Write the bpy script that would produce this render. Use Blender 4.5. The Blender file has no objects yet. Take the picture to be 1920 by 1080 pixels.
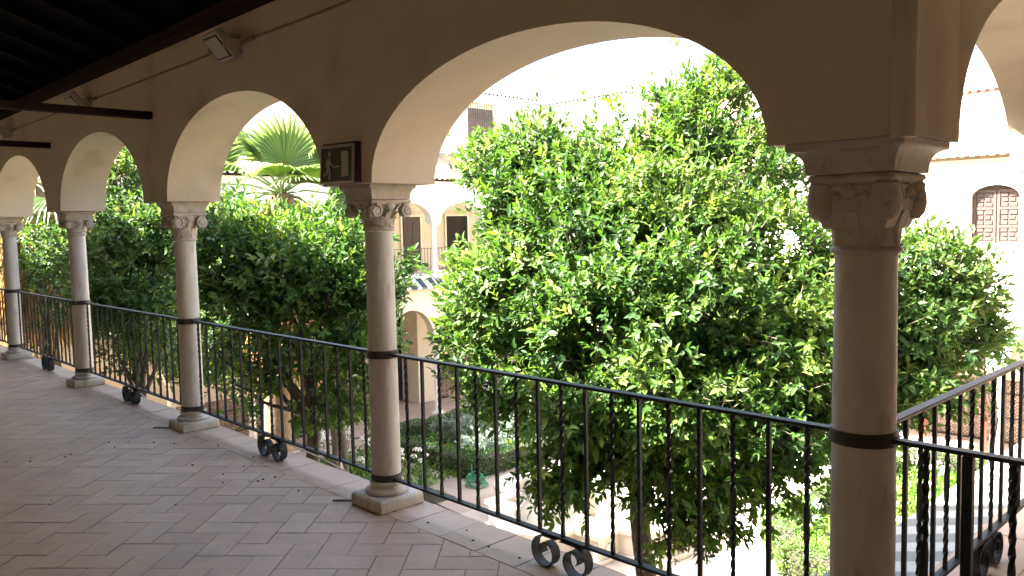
import bpy, bmesh, math, random
import numpy as np
from mathutils import Vector, Matrix
R_ = math.radians
sc = bpy.context.scene
COL = sc.collection
rnd = random.Random(7)

# ------------------------------------------------------------------ helpers
def tag(o, label=None, cat=None, group=None, kind=None):
    if label: o['label'] = label
    if cat: o['category'] = cat
    if group: o['group'] = group
    if kind: o['kind'] = kind
    return o

def empty(name, loc=(0, 0, 0), rz=0.0, parent=None):
    o = bpy.data.objects.new(name, None); COL.objects.link(o)
    o.empty_display_size = 0.1
    o.location = loc; o.rotation_euler = (0, 0, rz)
    if parent: o.parent = parent
    return o

def copy_tree(o, parent=None):
    c = o.copy(); COL.objects.link(c); c.parent = parent
    for ch in list(o.children): copy_tree(ch, c)
    return c

class MB:
    def __init__(s): s.v = []; s.f = []; s.mi = []; s.sm = []; s.tint = {}
    def face(s, idx, mi=0, sm=False): s.f.append(idx); s.mi.append(mi); s.sm.append(sm)
    def add(s, vs, fs, mi=0, sm=False):
        b = len(s.v); s.v += [tuple(v) for v in vs]
        for f in fs: s.face([b + i for i in f], mi, sm)
    def box(s, x0, x1, y0, y1, z0, z1, mi=0, M=None):
        vs = [(x0,y0,z0),(x1,y0,z0),(x1,y1,z0),(x0,y1,z0),(x0,y0,z1),(x1,y0,z1),(x1,y1,z1),(x0,y1,z1)]
        if M is not None: vs = [M @ Vector(v) for v in vs]
        s.add(vs, [(0,3,2,1),(4,5,6,7),(0,1,5,4),(1,2,6,5),(2,3,7,6),(3,0,4,7)], mi)
    def lathe(s, prof, seg=32, c=(0,0,0), mi=0, sm=True, squash=None):
        b = len(s.v); n = len(prof)
        for r, z in prof:
            for k in range(seg):
                a = 2*math.pi*k/seg
                s.v.append((c[0]+r*math.cos(a), c[1]+r*math.sin(a), c[2]+z))
        for i in range(n-1):
            for k in range(seg):
                k2 = (k+1) % seg
                s.face([b+i*seg+k, b+i*seg+k2, b+(i+1)*seg+k2, b+(i+1)*seg+k], mi, sm)
        s.face([b+k for k in range(seg)][::-1], mi); s.face([b+(n-1)*seg+k for k in range(seg)], mi)
    def sqloft(s, prof, c=(0,0,0), mi=0):
        """square stack: prof = [(half_x, half_y, z)]"""
        b = len(s.v)
        for hx, hy, z in prof:
            for sx, sy in ((-1,-1),(1,-1),(1,1),(-1,1)): s.v.append((c[0]+sx*hx, c[1]+sy*hy, c[2]+z))
        for i in range(len(prof)-1):
            for k in range(4):
                k2 = (k+1) % 4
                s.face([b+i*4+k, b+i*4+k2, b+(i+1)*4+k2, b+(i+1)*4+k], mi)
        s.face([b+3,b+2,b+1,b], mi); e = b+(len(prof)-1)*4; s.face([e,e+1,e+2,e+3], mi)
    def tube(s, pts, rad, seg=8, mi=0, sm=True, cap=True):
        pts = [Vector(p) for p in pts]; n = len(pts)
        rads = rad if isinstance(rad, (list, tuple)) else [rad]*n
        b = len(s.v); up = Vector((0.13, 0.21, 1)).normalized()
        prev = None
        for i, p in enumerate(pts):
            t = (pts[min(i+1, n-1)] - pts[max(i-1, 0)])
            if t.length < 1e-9: t = Vector((0,0,1))
            t.normalize()
            if prev is None:
                x = t.cross(up)
                if x.length < 1e-3: x = t.cross(Vector((1,0,0)))
            else: x = prev - t*prev.dot(t)
            x.normalize(); y = t.cross(x); prev = x
            for k in range(seg):
                a = 2*math.pi*k/seg
                s.v.append(tuple(p + (x*math.cos(a)+y*math.sin(a))*rads[i]))
        for i in range(n-1):
            for k in range(seg):
                k2 = (k+1) % seg
                s.face([b+i*seg+k, b+i*seg+k2, b+(i+1)*seg+k2, b+(i+1)*seg+k], mi, sm)
        if cap:
            s.face([b+k for k in range(seg)][::-1], mi); s.face([b+(n-1)*seg+k for k in range(seg)], mi)
    def ribbon(s, path, w0, w1, th, T, mi=0, sm=True):
        """flat strip following path [(u,z)], from v=w0 to v=w1, thickness th; T maps (u,v,z) to world"""
        n = len(path); b = len(s.v)
        for i, (u, z) in enumerate(path):
            u0, z0 = path[max(i-1,0)]; u1, z1 = path[min(i+1,n-1)]
            tu, tz = u1-u0, z1-z0; l = math.hypot(tu, tz) or 1
            nu, nz = -tz/l, tu/l
            for (sv, sn) in ((w0,-1),(w1,-1),(w1,1),(w0,1)):
                s.v.append(tuple(T(u+nu*sn*th/2, sv, z+nz*sn*th/2)))
        for i in range(n-1):
            for k in range(4):
                k2 = (k+1) % 4
                s.face([b+i*4+k, b+i*4+k2, b+(i+1)*4+k2, b+(i+1)*4+k], mi, sm and k in (0,2))
        s.face([b+3,b+2,b+1,b], mi); e = b+(n-1)*4; s.face([e,e+1,e+2,e+3], mi)
    def build(s, name, mats, parent=None, bevel=0, fattr=None):
        me = bpy.data.meshes.new(name)
        me.from_pydata([tuple(v) for v in s.v], [], s.f)
        if not isinstance(mats, (list, tuple)): mats = [mats]
        for m in mats: me.materials.append(m)
        me.polygons.foreach_set('material_index', s.mi); me.polygons.foreach_set('use_smooth', s.sm)
        if fattr is not None:
            a = me.attributes.new('tint', 'FLOAT', 'FACE'); a.data.foreach_set('value', np.asarray(fattr, dtype=np.float32))
        bm = bmesh.new(); bm.from_mesh(me); bmesh.ops.recalc_face_normals(bm, faces=bm.faces); bm.to_mesh(me); bm.free()
        me.update(); me.set_sharp_from_angle(angle=R_(38))
        o = bpy.data.objects.new(name, me); COL.objects.link(o)
        if parent: o.parent = parent
        if bevel:
            m = o.modifiers.new('bevel', 'BEVEL'); m.width = bevel; m.segments = 2; m.limit_method = 'ANGLE'; m.angle_limit = R_(40)
        return o

# ------------------------------------------------------------------ materials
def mat(name, c1, c2=None, rough=0.7, scale=6.0, detail=5.0, bump=0.0, bscale=40.0, metal=0.0, spec=0.5,
        tint=None, spots=None, coat=0.0, transl=None, stretch=None):
    m = bpy.data.materials.new(name); m.use_nodes = True
    nt = m.node_tree; N = nt.nodes; L = nt.links
    b = N['Principled BSDF']; out = N['Material Output']
    tc = N.new('ShaderNodeTexCoord'); mp = N.new('ShaderNodeMapping'); L.new(tc.outputs['Object'], mp.inputs[0])
    oi = N.new('ShaderNodeObjectInfo'); om = N.new('ShaderNodeMath'); om.operation = 'MULTIPLY'; om.inputs[1].default_value = 37.0
    L.new(oi.outputs['Random'], om.inputs[0]); L.new(om.outputs[0], mp.inputs['Location'])
    if stretch: mp.inputs['Scale'].default_value = stretch
    col = None
    if c2 is not None:
        nz = N.new('ShaderNodeTexNoise'); nz.inputs['Scale'].default_value = scale; nz.inputs['Detail'].default_value = detail
        nz.inputs['Roughness'].default_value = 0.62
        L.new(mp.outputs[0], nz.inputs['Vector'])
        rp = N.new('ShaderNodeValToRGB'); L.new(nz.outputs['Fac'], rp.inputs['Fac'])
        rp.color_ramp.elements[0].position = 0.32; rp.color_ramp.elements[1].position = 0.68
        rp.color_ramp.elements[0].color = (*c1, 1); rp.color_ramp.elements[1].color = (*c2, 1)
        col = rp.outputs['Color']
    if tint is not None:      # per-face value -> colour ramp, mixed over the noise
        at = N.new('ShaderNodeAttribute'); at.attribute_name = 'tint'
        r2 = N.new('ShaderNodeValToRGB'); L.new(at.outputs['Fac'], r2.inputs['Fac'])
        els = r2.color_ramp.elements
        while len(els) < len(tint): els.new(0.5)
        for e, (p, c) in zip(els, tint): e.position = p; e.color = (*c, 1)
        if col is not None:
            mx = N.new('ShaderNodeMix'); mx.data_type = 'RGBA'; mx.blend_type = 'MULTIPLY'; mx.inputs['Factor'].default_value = 1
            L.new(r2.outputs['Color'], mx.inputs['A']); L.new(col, mx.inputs['B']); col = mx.outputs['Result']
        else: col = r2.outputs['Color']
    if spots is not None:     # (colour, scale, threshold, amount)
        sc_, s_scale, th, amt = spots
        n2 = N.new('ShaderNodeTexNoise'); n2.inputs['Scale'].default_value = s_scale; n2.inputs['Detail'].default_value = 7
        L.new(mp.outputs[0], n2.inputs['Vector'])
        r3 = N.new('ShaderNodeValToRGB'); L.new(n2.outputs['Fac'], r3.inputs['Fac'])
        r3.color_ramp.elements[0].position = th; r3.color_ramp.elements[1].position = min(1, th+0.12)
        r3.color_ramp.elements[0].color = (0,0,0,1); r3.color_ramp.elements[1].color = (amt,amt,amt,1)
        mx = N.new('ShaderNodeMix'); mx.data_type = 'RGBA'
        L.new(r3.outputs['Color'], mx.inputs['Factor'])
        if col is not None: L.new(col, mx.inputs['A'])
        else: mx.inputs['A'].default_value = (*c1, 1)
        mx.inputs['B'].default_value = (*sc_, 1); col = mx.outputs['Result']
    if col is not None: L.new(col, b.inputs['Base Color'])
    else: b.inputs['Base Color'].default_value = (*c1, 1)
    b.inputs['Roughness'].default_value = rough; b.inputs['Metallic'].default_value = metal
    b.inputs['Specular IOR Level'].default_value = spec
    if coat: b.inputs['Coat Weight'].default_value = coat
    if bump:
        n3 = N.new('ShaderNodeTexNoise'); n3.inputs['Scale'].default_value = bscale; n3.inputs['Detail'].default_value = 6
        L.new(mp.outputs[0], n3.inputs['Vector'])
        bp = N.new('ShaderNodeBump'); bp.inputs['Strength'].default_value = bump; bp.inputs['Distance'].default_value = 0.02
        L.new(n3.outputs['Fac'], bp.inputs['Height']); L.new(bp.outputs['Normal'], b.inputs['Normal'])
    if transl is not None:    # (tint colour multiplier, weight)
        tr = N.new('ShaderNodeBsdfTranslucent'); ms = N.new('ShaderNodeMixShader'); ms.inputs[0].default_value = transl[1]
        if col is not None:
            mx = N.new('ShaderNodeMix'); mx.data_type = 'RGBA'; mx.blend_type = 'MULTIPLY'; mx.inputs['Factor'].default_value = 1
            L.new(col, mx.inputs['A']); mx.inputs['B'].default_value = (*transl[0], 1); L.new(mx.outputs['Result'], tr.inputs['Color'])
        else: tr.inputs['Color'].default_value = tuple(a*b_ for a, b_ in zip(c1, transl[0])) + (1,)
        L.new(b.outputs[0], ms.inputs[1]); L.new(tr.outputs[0], ms.inputs[2]); L.new(ms.outputs[0], out.inputs['Surface'])
    return m

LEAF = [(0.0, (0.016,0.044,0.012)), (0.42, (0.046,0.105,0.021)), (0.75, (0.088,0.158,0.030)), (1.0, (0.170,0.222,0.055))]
M = {}
M['plaster'] = mat('ochre_plaster', (0.565,0.475,0.36), (0.63,0.54,0.42), 0.9, 1.3, 8, bump=0.09, bscale=45, spots=((0.44,0.35,0.255), 1.9, 0.55, 0.6))
M['white_wall'] = mat('limewashed_wall', (0.74,0.69,0.60), (0.80,0.76,0.68), 0.9, 1.2, 6, bump=0.1, bscale=30)
M['cream_wall'] = mat('cream_wall', (0.60,0.525,0.415), (0.66,0.59,0.48), 0.9, 1.5, 6, bump=0.1, bscale=30)
M['marble'] = mat('worn_marble', (0.50,0.465,0.41), (0.63,0.595,0.54), 0.62, 6, 8, bump=0.2, bscale=26, spots=((0.34,0.29,0.235), 7, 0.58, 0.65), stretch=(1.6,1.6,0.55))
M['stone'] = mat('carved_stone', (0.43,0.38,0.315), (0.55,0.50,0.43), 0.75, 16, 8, bump=0.35, bscale=55, spots=((0.25,0.20,0.15), 14, 0.60, 0.6))
M['iron'] = mat('painted_iron', (0.016,0.018,0.019), (0.030,0.031,0.031), 0.5, 30, 4, bump=0.2, bscale=120, spec=0.35, spots=((0.05,0.028,0.018), 18, 0.63, 0.5))
M['collar'] = mat('dark_iron_band', (0.028,0.024,0.022), (0.05,0.042,0.036), 0.55, 30, 4, bump=0.15, bscale=120)
M['mortar'] = mat('tile_mortar', (0.23,0.18,0.145), (0.31,0.25,0.205), 0.95, 20, 5)
M['tile'] = mat('terracotta_tile', (0.86,0.86,0.86), (1.0,1.0,1.0), 0.5, 5, 7, spec=0.42, bump=0.10, bscale=30,
                tint=[(0,(0.50,0.348,0.25)),(0.5,(0.555,0.402,0.298)),(1,(0.605,0.45,0.34))], spots=((0.36,0.30,0.26), 2.3, 0.56, 0.45))
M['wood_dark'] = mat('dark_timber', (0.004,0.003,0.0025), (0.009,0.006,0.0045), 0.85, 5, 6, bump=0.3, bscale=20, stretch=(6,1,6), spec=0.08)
M['wood_red'] = mat('stained_timber', (0.020,0.010,0.007), (0.034,0.016,0.011), 0.75, 6, 6, bump=0.2, bscale=20, stretch=(6,1,6), spec=0.15)
M['door'] = mat('carved_door_wood', (0.034,0.018,0.014), (0.056,0.031,0.024), 0.6, 8, 6, bump=0.2, bscale=30, stretch=(5,5,1))
M['shutter'] = mat('weathered_shutter', (0.055,0.034,0.028), (0.085,0.055,0.046), 0.7, 8, 6, bump=0.2, bscale=30, stretch=(5,5,1))
M['dark'] = mat('unlit_room_shade', (0.012,0.010,0.009), (0.018,0.015,0.013), 0.9, 3)  # near-black colour stands for the shade of rooms behind the doorways
M['rooftile'] = mat('barrel_roof_tile', (0.34,0.24,0.17), (0.50,0.39,0.29), 0.85, 3, 7, bump=0.2, bscale=20, spots=((0.16,0.13,0.10), 5, 0.6, 0.5))
M['paving'] = mat('courtyard_paving', (0.32,0.25,0.20), (0.39,0.31,0.25), 0.85, 1.6, 8, bump=0.15, bscale=18)
M['palepath'] = mat('pale_path', (0.40,0.34,0.285), (0.48,0.42,0.355), 0.85, 1.6, 8, bump=0.15, bscale=18)
M['soil'] = mat('garden_soil', (0.022,0.020,0.011), (0.045,0.040,0.020), 0.95, 5, 8, bump=0.5, bscale=12)
M['basin'] = mat('fountain_stone', (0.46,0.41,0.345), (0.58,0.53,0.46), 0.7, 3, 8, bump=0.2, bscale=18, spots=((0.40,0.33,0.25), 4, 0.6, 0.6))
M['tilewhite'] = mat('white_glazed_tile', (0.46,0.47,0.47), (0.54,0.55,0.55), 0.35, 8, 4)
M['tileblue'] = mat('blue_glazed_tile', (0.018,0.028,0.05), (0.03,0.045,0.075), 0.35, 8, 4)
M['tilegrey'] = mat('grey_glazed_tile', (0.20,0.21,0.215), (0.26,0.27,0.275), 0.4, 8, 4)
M['curbdark'] = mat('dark_curb_tile', (0.09,0.075,0.065), (0.12,0.10,0.085), 0.6, 8, 4)
M['curbpale'] = mat('pale_curb_tile', (0.55,0.48,0.40), (0.6,0.53,0.45), 0.6, 8, 4)
M['bark'] = mat('orange_bark', (0.028,0.024,0.019), (0.062,0.053,0.042), 0.9, 14, 8, bump=0.6, bscale=30, stretch=(2,2,0.5))
M['twig'] = mat('grey_twig', (0.16,0.135,0.095), (0.24,0.20,0.145), 0.85, 14, 6)
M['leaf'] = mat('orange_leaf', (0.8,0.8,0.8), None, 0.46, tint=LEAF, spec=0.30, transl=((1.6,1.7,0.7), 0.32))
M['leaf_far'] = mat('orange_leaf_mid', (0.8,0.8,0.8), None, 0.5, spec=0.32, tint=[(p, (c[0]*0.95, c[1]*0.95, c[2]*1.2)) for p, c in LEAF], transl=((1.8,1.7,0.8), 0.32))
M['hedge'] = mat('box_hedge_leaf', (0.8,0.8,0.8), None, 0.5, tint=[(0,(0.020,0.055,0.012)),(0.6,(0.05,0.115,0.02)),(1,(0.14,0.21,0.035))], transl=((1.6,1.6,0.8), 0.25))
M['grey_leaf'] = mat('silver_leaf', (0.8,0.8,0.8), None, 0.6, tint=[(0,(0.10,0.15,0.115)),(0.6,(0.19,0.25,0.20)),(1,(0.36,0.40,0.36))], transl=((1.2,1.2,1.0), 0.2))
M['strap'] = mat('strap_leaf', (0.8,0.8,0.8), None, 0.4, tint=[(0,(0.05,0.13,0.02)),(0.6,(0.11,0.21,0.03)),(1,(0.26,0.33,0.06))], transl=((1.6,1.6,0.8), 0.3))
M['petal'] = mat('white_petal', (0.78,0.77,0.72), (0.84,0.83,0.80), 0.6, 10, transl=((1,1,1), 0.3))
M['palm'] = mat('fan_palm_leaf', (0.8,0.8,0.8), None, 0.4, tint=[(0,(0.10,0.165,0.06)),(0.6,(0.17,0.24,0.09)),(1,(0.27,0.33,0.15))], transl=((1.6,1.6,0.9), 0.4))
M['drypalm'] = mat('dry_palm_leaf', (0.8,0.8,0.8), None, 0.7, tint=[(0,(0.22,0.12,0.045)),(0.6,(0.40,0.25,0.10)),(1,(0.55,0.42,0.22))], transl=((1.2,1.1,0.8), 0.3))
M['palmtrunk'] = mat('palm_trunk', (0.11,0.075,0.045), (0.20,0.145,0.09), 0.9, 10, 8, bump=0.7, bscale=16)
M['fruit'] = mat('orange_peel', (0.62,0.20,0.02), (0.70,0.26,0.03), 0.4, 8, bump=0.1, bscale=200)
M['lampbody'] = mat('lamp_housing', (0.50,0.46,0.40), (0.54,0.50,0.44), 0.5, 20, bump=0.02)
M['lamprim'] = mat('lamp_rim', (0.03,0.027,0.024), None, 0.4)
M['lampglass'] = mat('lamp_glass', (0.42,0.40,0.36), (0.48,0.46,0.42), 0.18, 12, spec=0.6)
M['conduit'] = mat('brown_conduit', (0.24,0.17,0.11), (0.28,0.20,0.135), 0.6, 20)
M['signframe'] = mat('sign_frame', (0.44,0.40,0.32), (0.50,0.46,0.37), 0.5, 20)
M['signside'] = mat('sign_side', (0.045,0.026,0.02), (0.06,0.034,0.027), 0.5, 20)
M['signdark'] = mat('sign_panel', (0.012,0.024,0.014), (0.02,0.034,0.02), 0.35, 8)
M['signfig'] = mat('sign_figure', (0.40,0.40,0.34), (0.46,0.46,0.40), 0.5, 20)
M['cable_brown'] = mat('brown_cable', (0.14,0.07,0.04), None, 0.6)
M['cable_white'] = mat('white_cable', (0.50,0.45,0.38), None, 0.6)
M['crumb'] = mat('dry_leaf_crumb', (0.035,0.022,0.014), (0.07,0.045,0.025), 0.9, 30)
M['hose'] = mat('green_hose', (0.003,0.17,0.075), (0.005,0.22,0.10), 0.35, 12)
M['redpost'] = mat('red_paint', (0.55,0.045,0.035), (0.62,0.07,0.05), 0.45, 10)
M['yellow'] = mat('ochre_cornice', (0.62,0.47,0.16), (0.70,0.55,0.22), 0.8, 5)
M['water'] = mat('pool_water', (0.34,0.33,0.27), None, 0.08)
M['hollow_shade'] = mat('tile_hollow_shade', (0.010,0.008,0.007), None, 0.95)  # shade inside the open tile ends, put in as near-black colour
M['grille'] = mat('window_bar_iron', (0.04,0.035,0.035), None, 0.6)
M['windowdark'] = mat('window_pane', (0.07,0.055,0.05), (0.10,0.08,0.072), 0.25, 4)

def azulejo(name):
    m = bpy.data.materials.new(name); m.use_nodes = True
    N = m.node_tree.nodes; L = m.node_tree.links; b = N['Principled BSDF']
    tc = N.new('ShaderNodeTexCoord'); sp = N.new('ShaderNodeSeparateXYZ'); L.new(tc.outputs['Object'], sp.inputs[0])
    def mth(op, a, b_=None, c=None):
        n = N.new('ShaderNodeMath'); n.operation = op
        for i, x in enumerate((a, b_, c)):
            if x is None: continue
            if isinstance(x, (int, float)): n.inputs[i].default_value = x
            else: L.new(x, n.inputs[i])
        return n.outputs[0]
    u = mth('ADD', sp.outputs['X'], sp.outputs['Y']); z = sp.outputs['Z']
    def cell(x, s): return mth('ABSOLUTE', mth('SUBTRACT', mth('FRACT', mth('MULTIPLY', x, s)), 0.5))
    cu, cz = cell(u, 5.0), cell(z, 5.0)
    d = mth('ADD', cu, cz)                                  # diamonds
    ring = mth('LESS_THAN', mth('ABSOLUTE', mth('SUBTRACT', d, 0.42)), 0.10)
    core = mth('LESS_THAN', d, 0.2)
    cross = mth('LESS_THAN', mth('ABSOLUTE', mth('SUBTRACT', cu, cz)), 0.06)
    pat = mth('MAXIMUM', mth('MAXIMUM', ring, core), cross)
    line = mth('LESS_THAN', mth('FRACT', mth('MULTIPLY', z, 1.35)), 0.085)
    dark = mth('MAXIMUM', mth('MULTIPLY', pat, 0.85), line)
    vr = N.new('ShaderNodeTexVoronoi'); vr.inputs['Scale'].default_value = 9; L.new(tc.outputs['Object'], vr.inputs['Vector'])
    r1 = N.new('ShaderNodeValToRGB'); L.new(vr.outputs['Color'], r1.inputs['Fac'])
    r1.color_ramp.elements[0].color = (0.27,0.18,0.13,1); r1.color_ramp.elements[1].color = (0.36,0.28,0.22,1)
    mx = N.new('ShaderNodeMix'); mx.data_type = 'RGBA'; L.new(dark, mx.inputs['Factor'])
    L.new(r1.outputs['Color'], mx.inputs['A']); mx.inputs['B'].default_value = (0.030,0.022,0.021,1)
    L.new(mx.outputs['Result'], b.inputs['Base Color']); b.inputs['Roughness'].default_value = 0.35
    return m
M['azulejo'] = azulejo('patterned_wall_tile')

# ------------------------------------------------------------------ camera, light
H = 1.6
cam_d = bpy.data.cameras.new('camera'); cam = bpy.data.objects.new('camera', cam_d); COL.objects.link(cam)
F = Vector((-0.71861586, 0.6913125, -0.07535435)); RT = Vector((0.69422958, 0.71947829, -0.01990666)); UP = Vector((-0.04045409, 0.06661846, 0.9969581))
mw = Matrix((( RT.x, UP.x, -F.x, 0), (RT.y, UP.y, -F.y, 0), (RT.z, UP.z, -F.z, H), (0,0,0,1)))
cam.matrix_world = mw
cam_d.sensor_width = 36.0; cam_d.lens = 1532.788/1920*36; cam_d.clip_start = 0.05; cam_d.clip_end = 2000
sc.camera = cam

SUN_EL, SUN_AZ = 50, 218      # azimuth measured from +Y clockwise
w = bpy.data.worlds.new('World'); sc.world = w; w.use_nodes = True
nt = w.node_tree; bg = nt.nodes['Background']
sky = nt.nodes.new('ShaderNodeTexSky'); sky.sky_type = 'NISHITA'; sky.sun_disc = False
sky.sun_elevation = R_(SUN_EL); sky.sun_rotation = R_(SUN_AZ); sky.air_density = 1.2; sky.dust_density = 5.0
nt.links.new(sky.outputs[0], bg.inputs['Color']); bg.inputs['Strength'].default_value = 0.075
sd = bpy.data.lights.new('sun', 'SUN'); sd.energy = 5.0; sd.angle = R_(0.5); sd.color = (1.0, 0.95, 0.86)
so = bpy.data.objects.new('sun', sd); COL.objects.link(so)
az, el = R_(SUN_AZ), R_(SUN_EL)
sdir = Vector((math.sin(az)*math.cos(el), math.cos(az)*math.cos(el), math.sin(el)))
so.rotation_euler = (-sdir).to_track_quat('-Z', 'Y').to_euler(); so.location = sdir*40
sc.view_settings.view_transform = 'Standard'; sc.view_settings.look = 'None'
sc.view_settings.exposure = 3.6; sc.view_settings.gamma = 1.0
sc.cycles.max_bounces = 10; sc.cycles.diffuse_bounces = 6; sc.cycles.glossy_bounces = 3; sc.cycles.transmission_bounces = 6
sc.cycles.use_denoising = True; sc.cycles.sample_clamp_indirect = 6
sc.cycles.caustics_reflective = False; sc.cycles.caustics_refractive = False

# ------------------------------------------------------------------ dimensions of the near gallery
S = 2.7705; X1 = -1.127; YC = 2.70
YF, YB = 2.498, 2.925            # gallery-side and garden-side faces of arcade one
XF, XB = -0.93, -1.355           # the same for arcade two
HS = 1.846                       # springing
HALF = S/2 - 0.244; RISE = 0.672
ZT = 3.02                        # top of the wall under the wall plate
S2 = 2.67
ident = lambda u, v, z: (u, v, z)

def arcade(mb, T, u0, u1, centers, half, spring, rise, v0, v1, ztop, n=36, powr=2.0, mi=0):
    """wall with arched openings; T maps (u along, v through, z up)"""
    us = []
    edges = [(c-half, c+half) for c in sorted(centers)]
    rise_of = rise if callable(rise) else (lambda c: rise)
    segs = []; cur = u0
    for a, b in edges:
        if a > cur: segs.append(('p', cur, a))
        segs.append(('a', a, b)); cur = b
    if u1 > cur: segs.append(('p', cur, u1))
    def add4(q): 
        b = len(mb.v); mb.v += [tuple(T(*x)) for x in q]; mb.face([b, b+1, b+2, b+3], mi)
    for k, a, b in segs:
        if k == 'p':
            add4([(a,v0,spring),(b,v0,spring),(b,v0,ztop),(a,v0,ztop)]); add4([(b,v1,spring),(a,v1,spring),(a,v1,ztop),(b,v1,ztop)])
            add4([(a,v1,spring),(b,v1,spring),(b,v0,spring),(a,v0,spring)]); add4([(a,v0,ztop),(b,v0,ztop),(b,v1,ztop),(a,v1,ztop)])
        else:
            c = (a+b)/2; pr = None
            for i in range(n+1):
                t = math.pi*(1-i/n)
                x = c + half*math.copysign(abs(math.cos(t))**(2/powr), math.cos(t)); z = spring + rise_of(c)*abs(math.sin(t))**(2/powr)
                if pr:
                    x0, z0 = pr
                    add4([(x0,v0,z0),(x,v0,z),(x,v0,ztop),(x0,v0,ztop)]); add4([(x,v1,z),(x0,v1,z0),(x0,v1,ztop),(x,v1,ztop)])
                    base = len(mb.v); mb.v += [tuple(T(*q)) for q in [(x0,v1,z0),(x,v1,z),(x,v0,z),(x0,v0,z0)]]; mb.face([base,base+1,base+2,base+3], mi, True)
                    add4([(x0,v0,ztop),(x,v0,ztop),(x,v1,ztop),(x0,v1,ztop)])
                pr = (x, z)
    for u in (u0, u1): add4([(u,v0,spring),(u,v1,spring),(u,v1,ztop),(u,v0,ztop)])

def weld(o, d=0.0004):
    bm = bmesh.new(); bm.from_mesh(o.data); bmesh.ops.remove_doubles(bm, verts=bm.verts, dist=d)
    bmesh.ops.recalc_face_normals(bm, faces=bm.faces); bm.to_mesh(o.data); bm.free(); o.data.update(); o.data.set_sharp_from_angle(angle=R_(38))
    return o

# ------------------------------------------------------------------ near gallery building
G = tag(empty('gallery_building', (0, 0, 0)), 'shaded near gallery of ochre plaster arches under a dark sloping timber ceiling', 'building')
mb = MB()
cols_x = [X1 - S*i for i in range(8)]
arcade(mb, ident, cols_x[-1]-0.3, XF, [ (cols_x[i]+cols_x[i+1])/2 for i in range(7)], HALF, HS, lambda c: 0.578 if c > -4 else 0.675, YF, YB, ZT, powr=2.04)
weld(mb.build('arcade_wall', M['plaster'], G))
mb = MB()
cols_y = [YC + S2*i for i in range(1, 7)]
arcade(mb, lambda u, v, z: (v, u, z), YB+0.0, 24.0, [YC + S2*(i+0.5) for i in range(7)], S2/2-0.244, HS, 0.66, XF, XB, ZT, powr=2.04)
weld(mb.build('arcade_wall', M['plaster'], G))
mb = MB()      # rounded moulding down the corner edge
mb.tube([(XF-0.012, YF+0.012, HS-0.01), (XF-0.012, YF+0.012, ZT-0.01)], 0.036, 20); mb.build('corner_moulding', M['plaster'], G)
mb = MB()      # masonry above the plate, back walls, and the taller storey over the left part
mb.box(-21, XF, YF+0.12, YB, ZT+0.003, ZT+0.09); mb.box(XB, XF-0.12, YB+0.003, 24, ZT+0.003, ZT+0.09)
mb.build('parapet', M['plaster'], G)
mb = MB(); mb.box(-21, 2.9, -1.55, -1.3, -0.3, 5.2); mb.box(2.65, 2.9, -1.297, 24, -0.3, 5.2); mb.box(-21.2, -21.003, -1.297, YB, -0.3, 5.2)
mb.build('back_wall', M['plaster'], G)
mb = MB(); mb.box(-21, XF+0.10, YF-0.10, YF+0.11, ZT-0.032, ZT+0.055); mb.box(XF-0.11, XF+0.10, YF+0.114, 24, ZT-0.032, ZT+0.055)
mb.build('wall_plate', M['wood_red'], G, bevel=0.008)
tn = math.tan(R_(20)); z0 = ZT + 0.19
mb = MB()
def slope1(x, y): return z0 + tn*(YF - y)
def slope2(x, y): return z0 + tn*(x - XF)
for dz, fl in ((0.0, 1), (0.16, -1)):      # boards seen from below, tiles above
    q = [(-21, YB+0.12), (XF-0.12-0.0, YB+0.12), (2.9, -1.33), (-21, -1.55)]
    v = [(x, y, slope1(x, y)+dz) for x, y in q[:2]] + [(2.9, -1.33, slope1(2.9,-1.33)+dz), (-21, -1.55, slope1(-21,-1.55)+dz)]
    mb.add(v, [(0,1,2,3)])
    v = [(XB-0.12+0.425-0.0, YB+0.12, z0+tn*(YF-YB-0.12)+dz), (XB-0.12+0.075, 24, z0+tn*(YF-YB-0.12)+dz), (2.9, 24, z0+tn*(2.9-XF)+dz), (2.9, -1.33, slope1(2.9,-1.33)+dz)]
    mb.add(v, [(0,1,2,3)])
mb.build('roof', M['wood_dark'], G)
raf = None
for i in range(31):
    x = -20.6 + i*0.62
    if raf is None:
        mb = MB(); l = 3.75; c, s_ = math.cos(R_(20)), math.sin(R_(20))
        pts = [(-0.045, 0.05, -0.0), (0.045, 0.05, -0.0), (0.045, -l*c, l*s_), (-0.045, -l*c, l*s_)]
        mb.add([(a, b, c_-0.115) for a, b, c_ in pts] + [(a, b, c_-0.004-0.015) for a, b, c_ in pts], [(0,1,2,3),(4,5,6,7),(0,1,5,4),(1,2,6,5),(2,3,7,6),(3,0,4,7)])
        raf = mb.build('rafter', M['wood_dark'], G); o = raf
    else:
        o = raf.copy(); COL.objects.link(o); o.parent = G
    o.location = (x, YF-0.06, z0 + tn*0.06)
# tie beams across the gallery
for i, lab in ((2, 'dark tie beam crossing the gallery above the third column from the right'), (3, 'dark tie beam further off, over the fourth column from the right')):
    mb = MB(); x = cols_x[i]+0.0
    mb.box(x-0.04, x+0.04, -1.29, YF+0.02, 2.497, 2.553)
    tag(mb.build('tie_beam', M['wood_red'], None, bevel=0.006), lab, 'beam', 'tie beams across the gallery')

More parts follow.
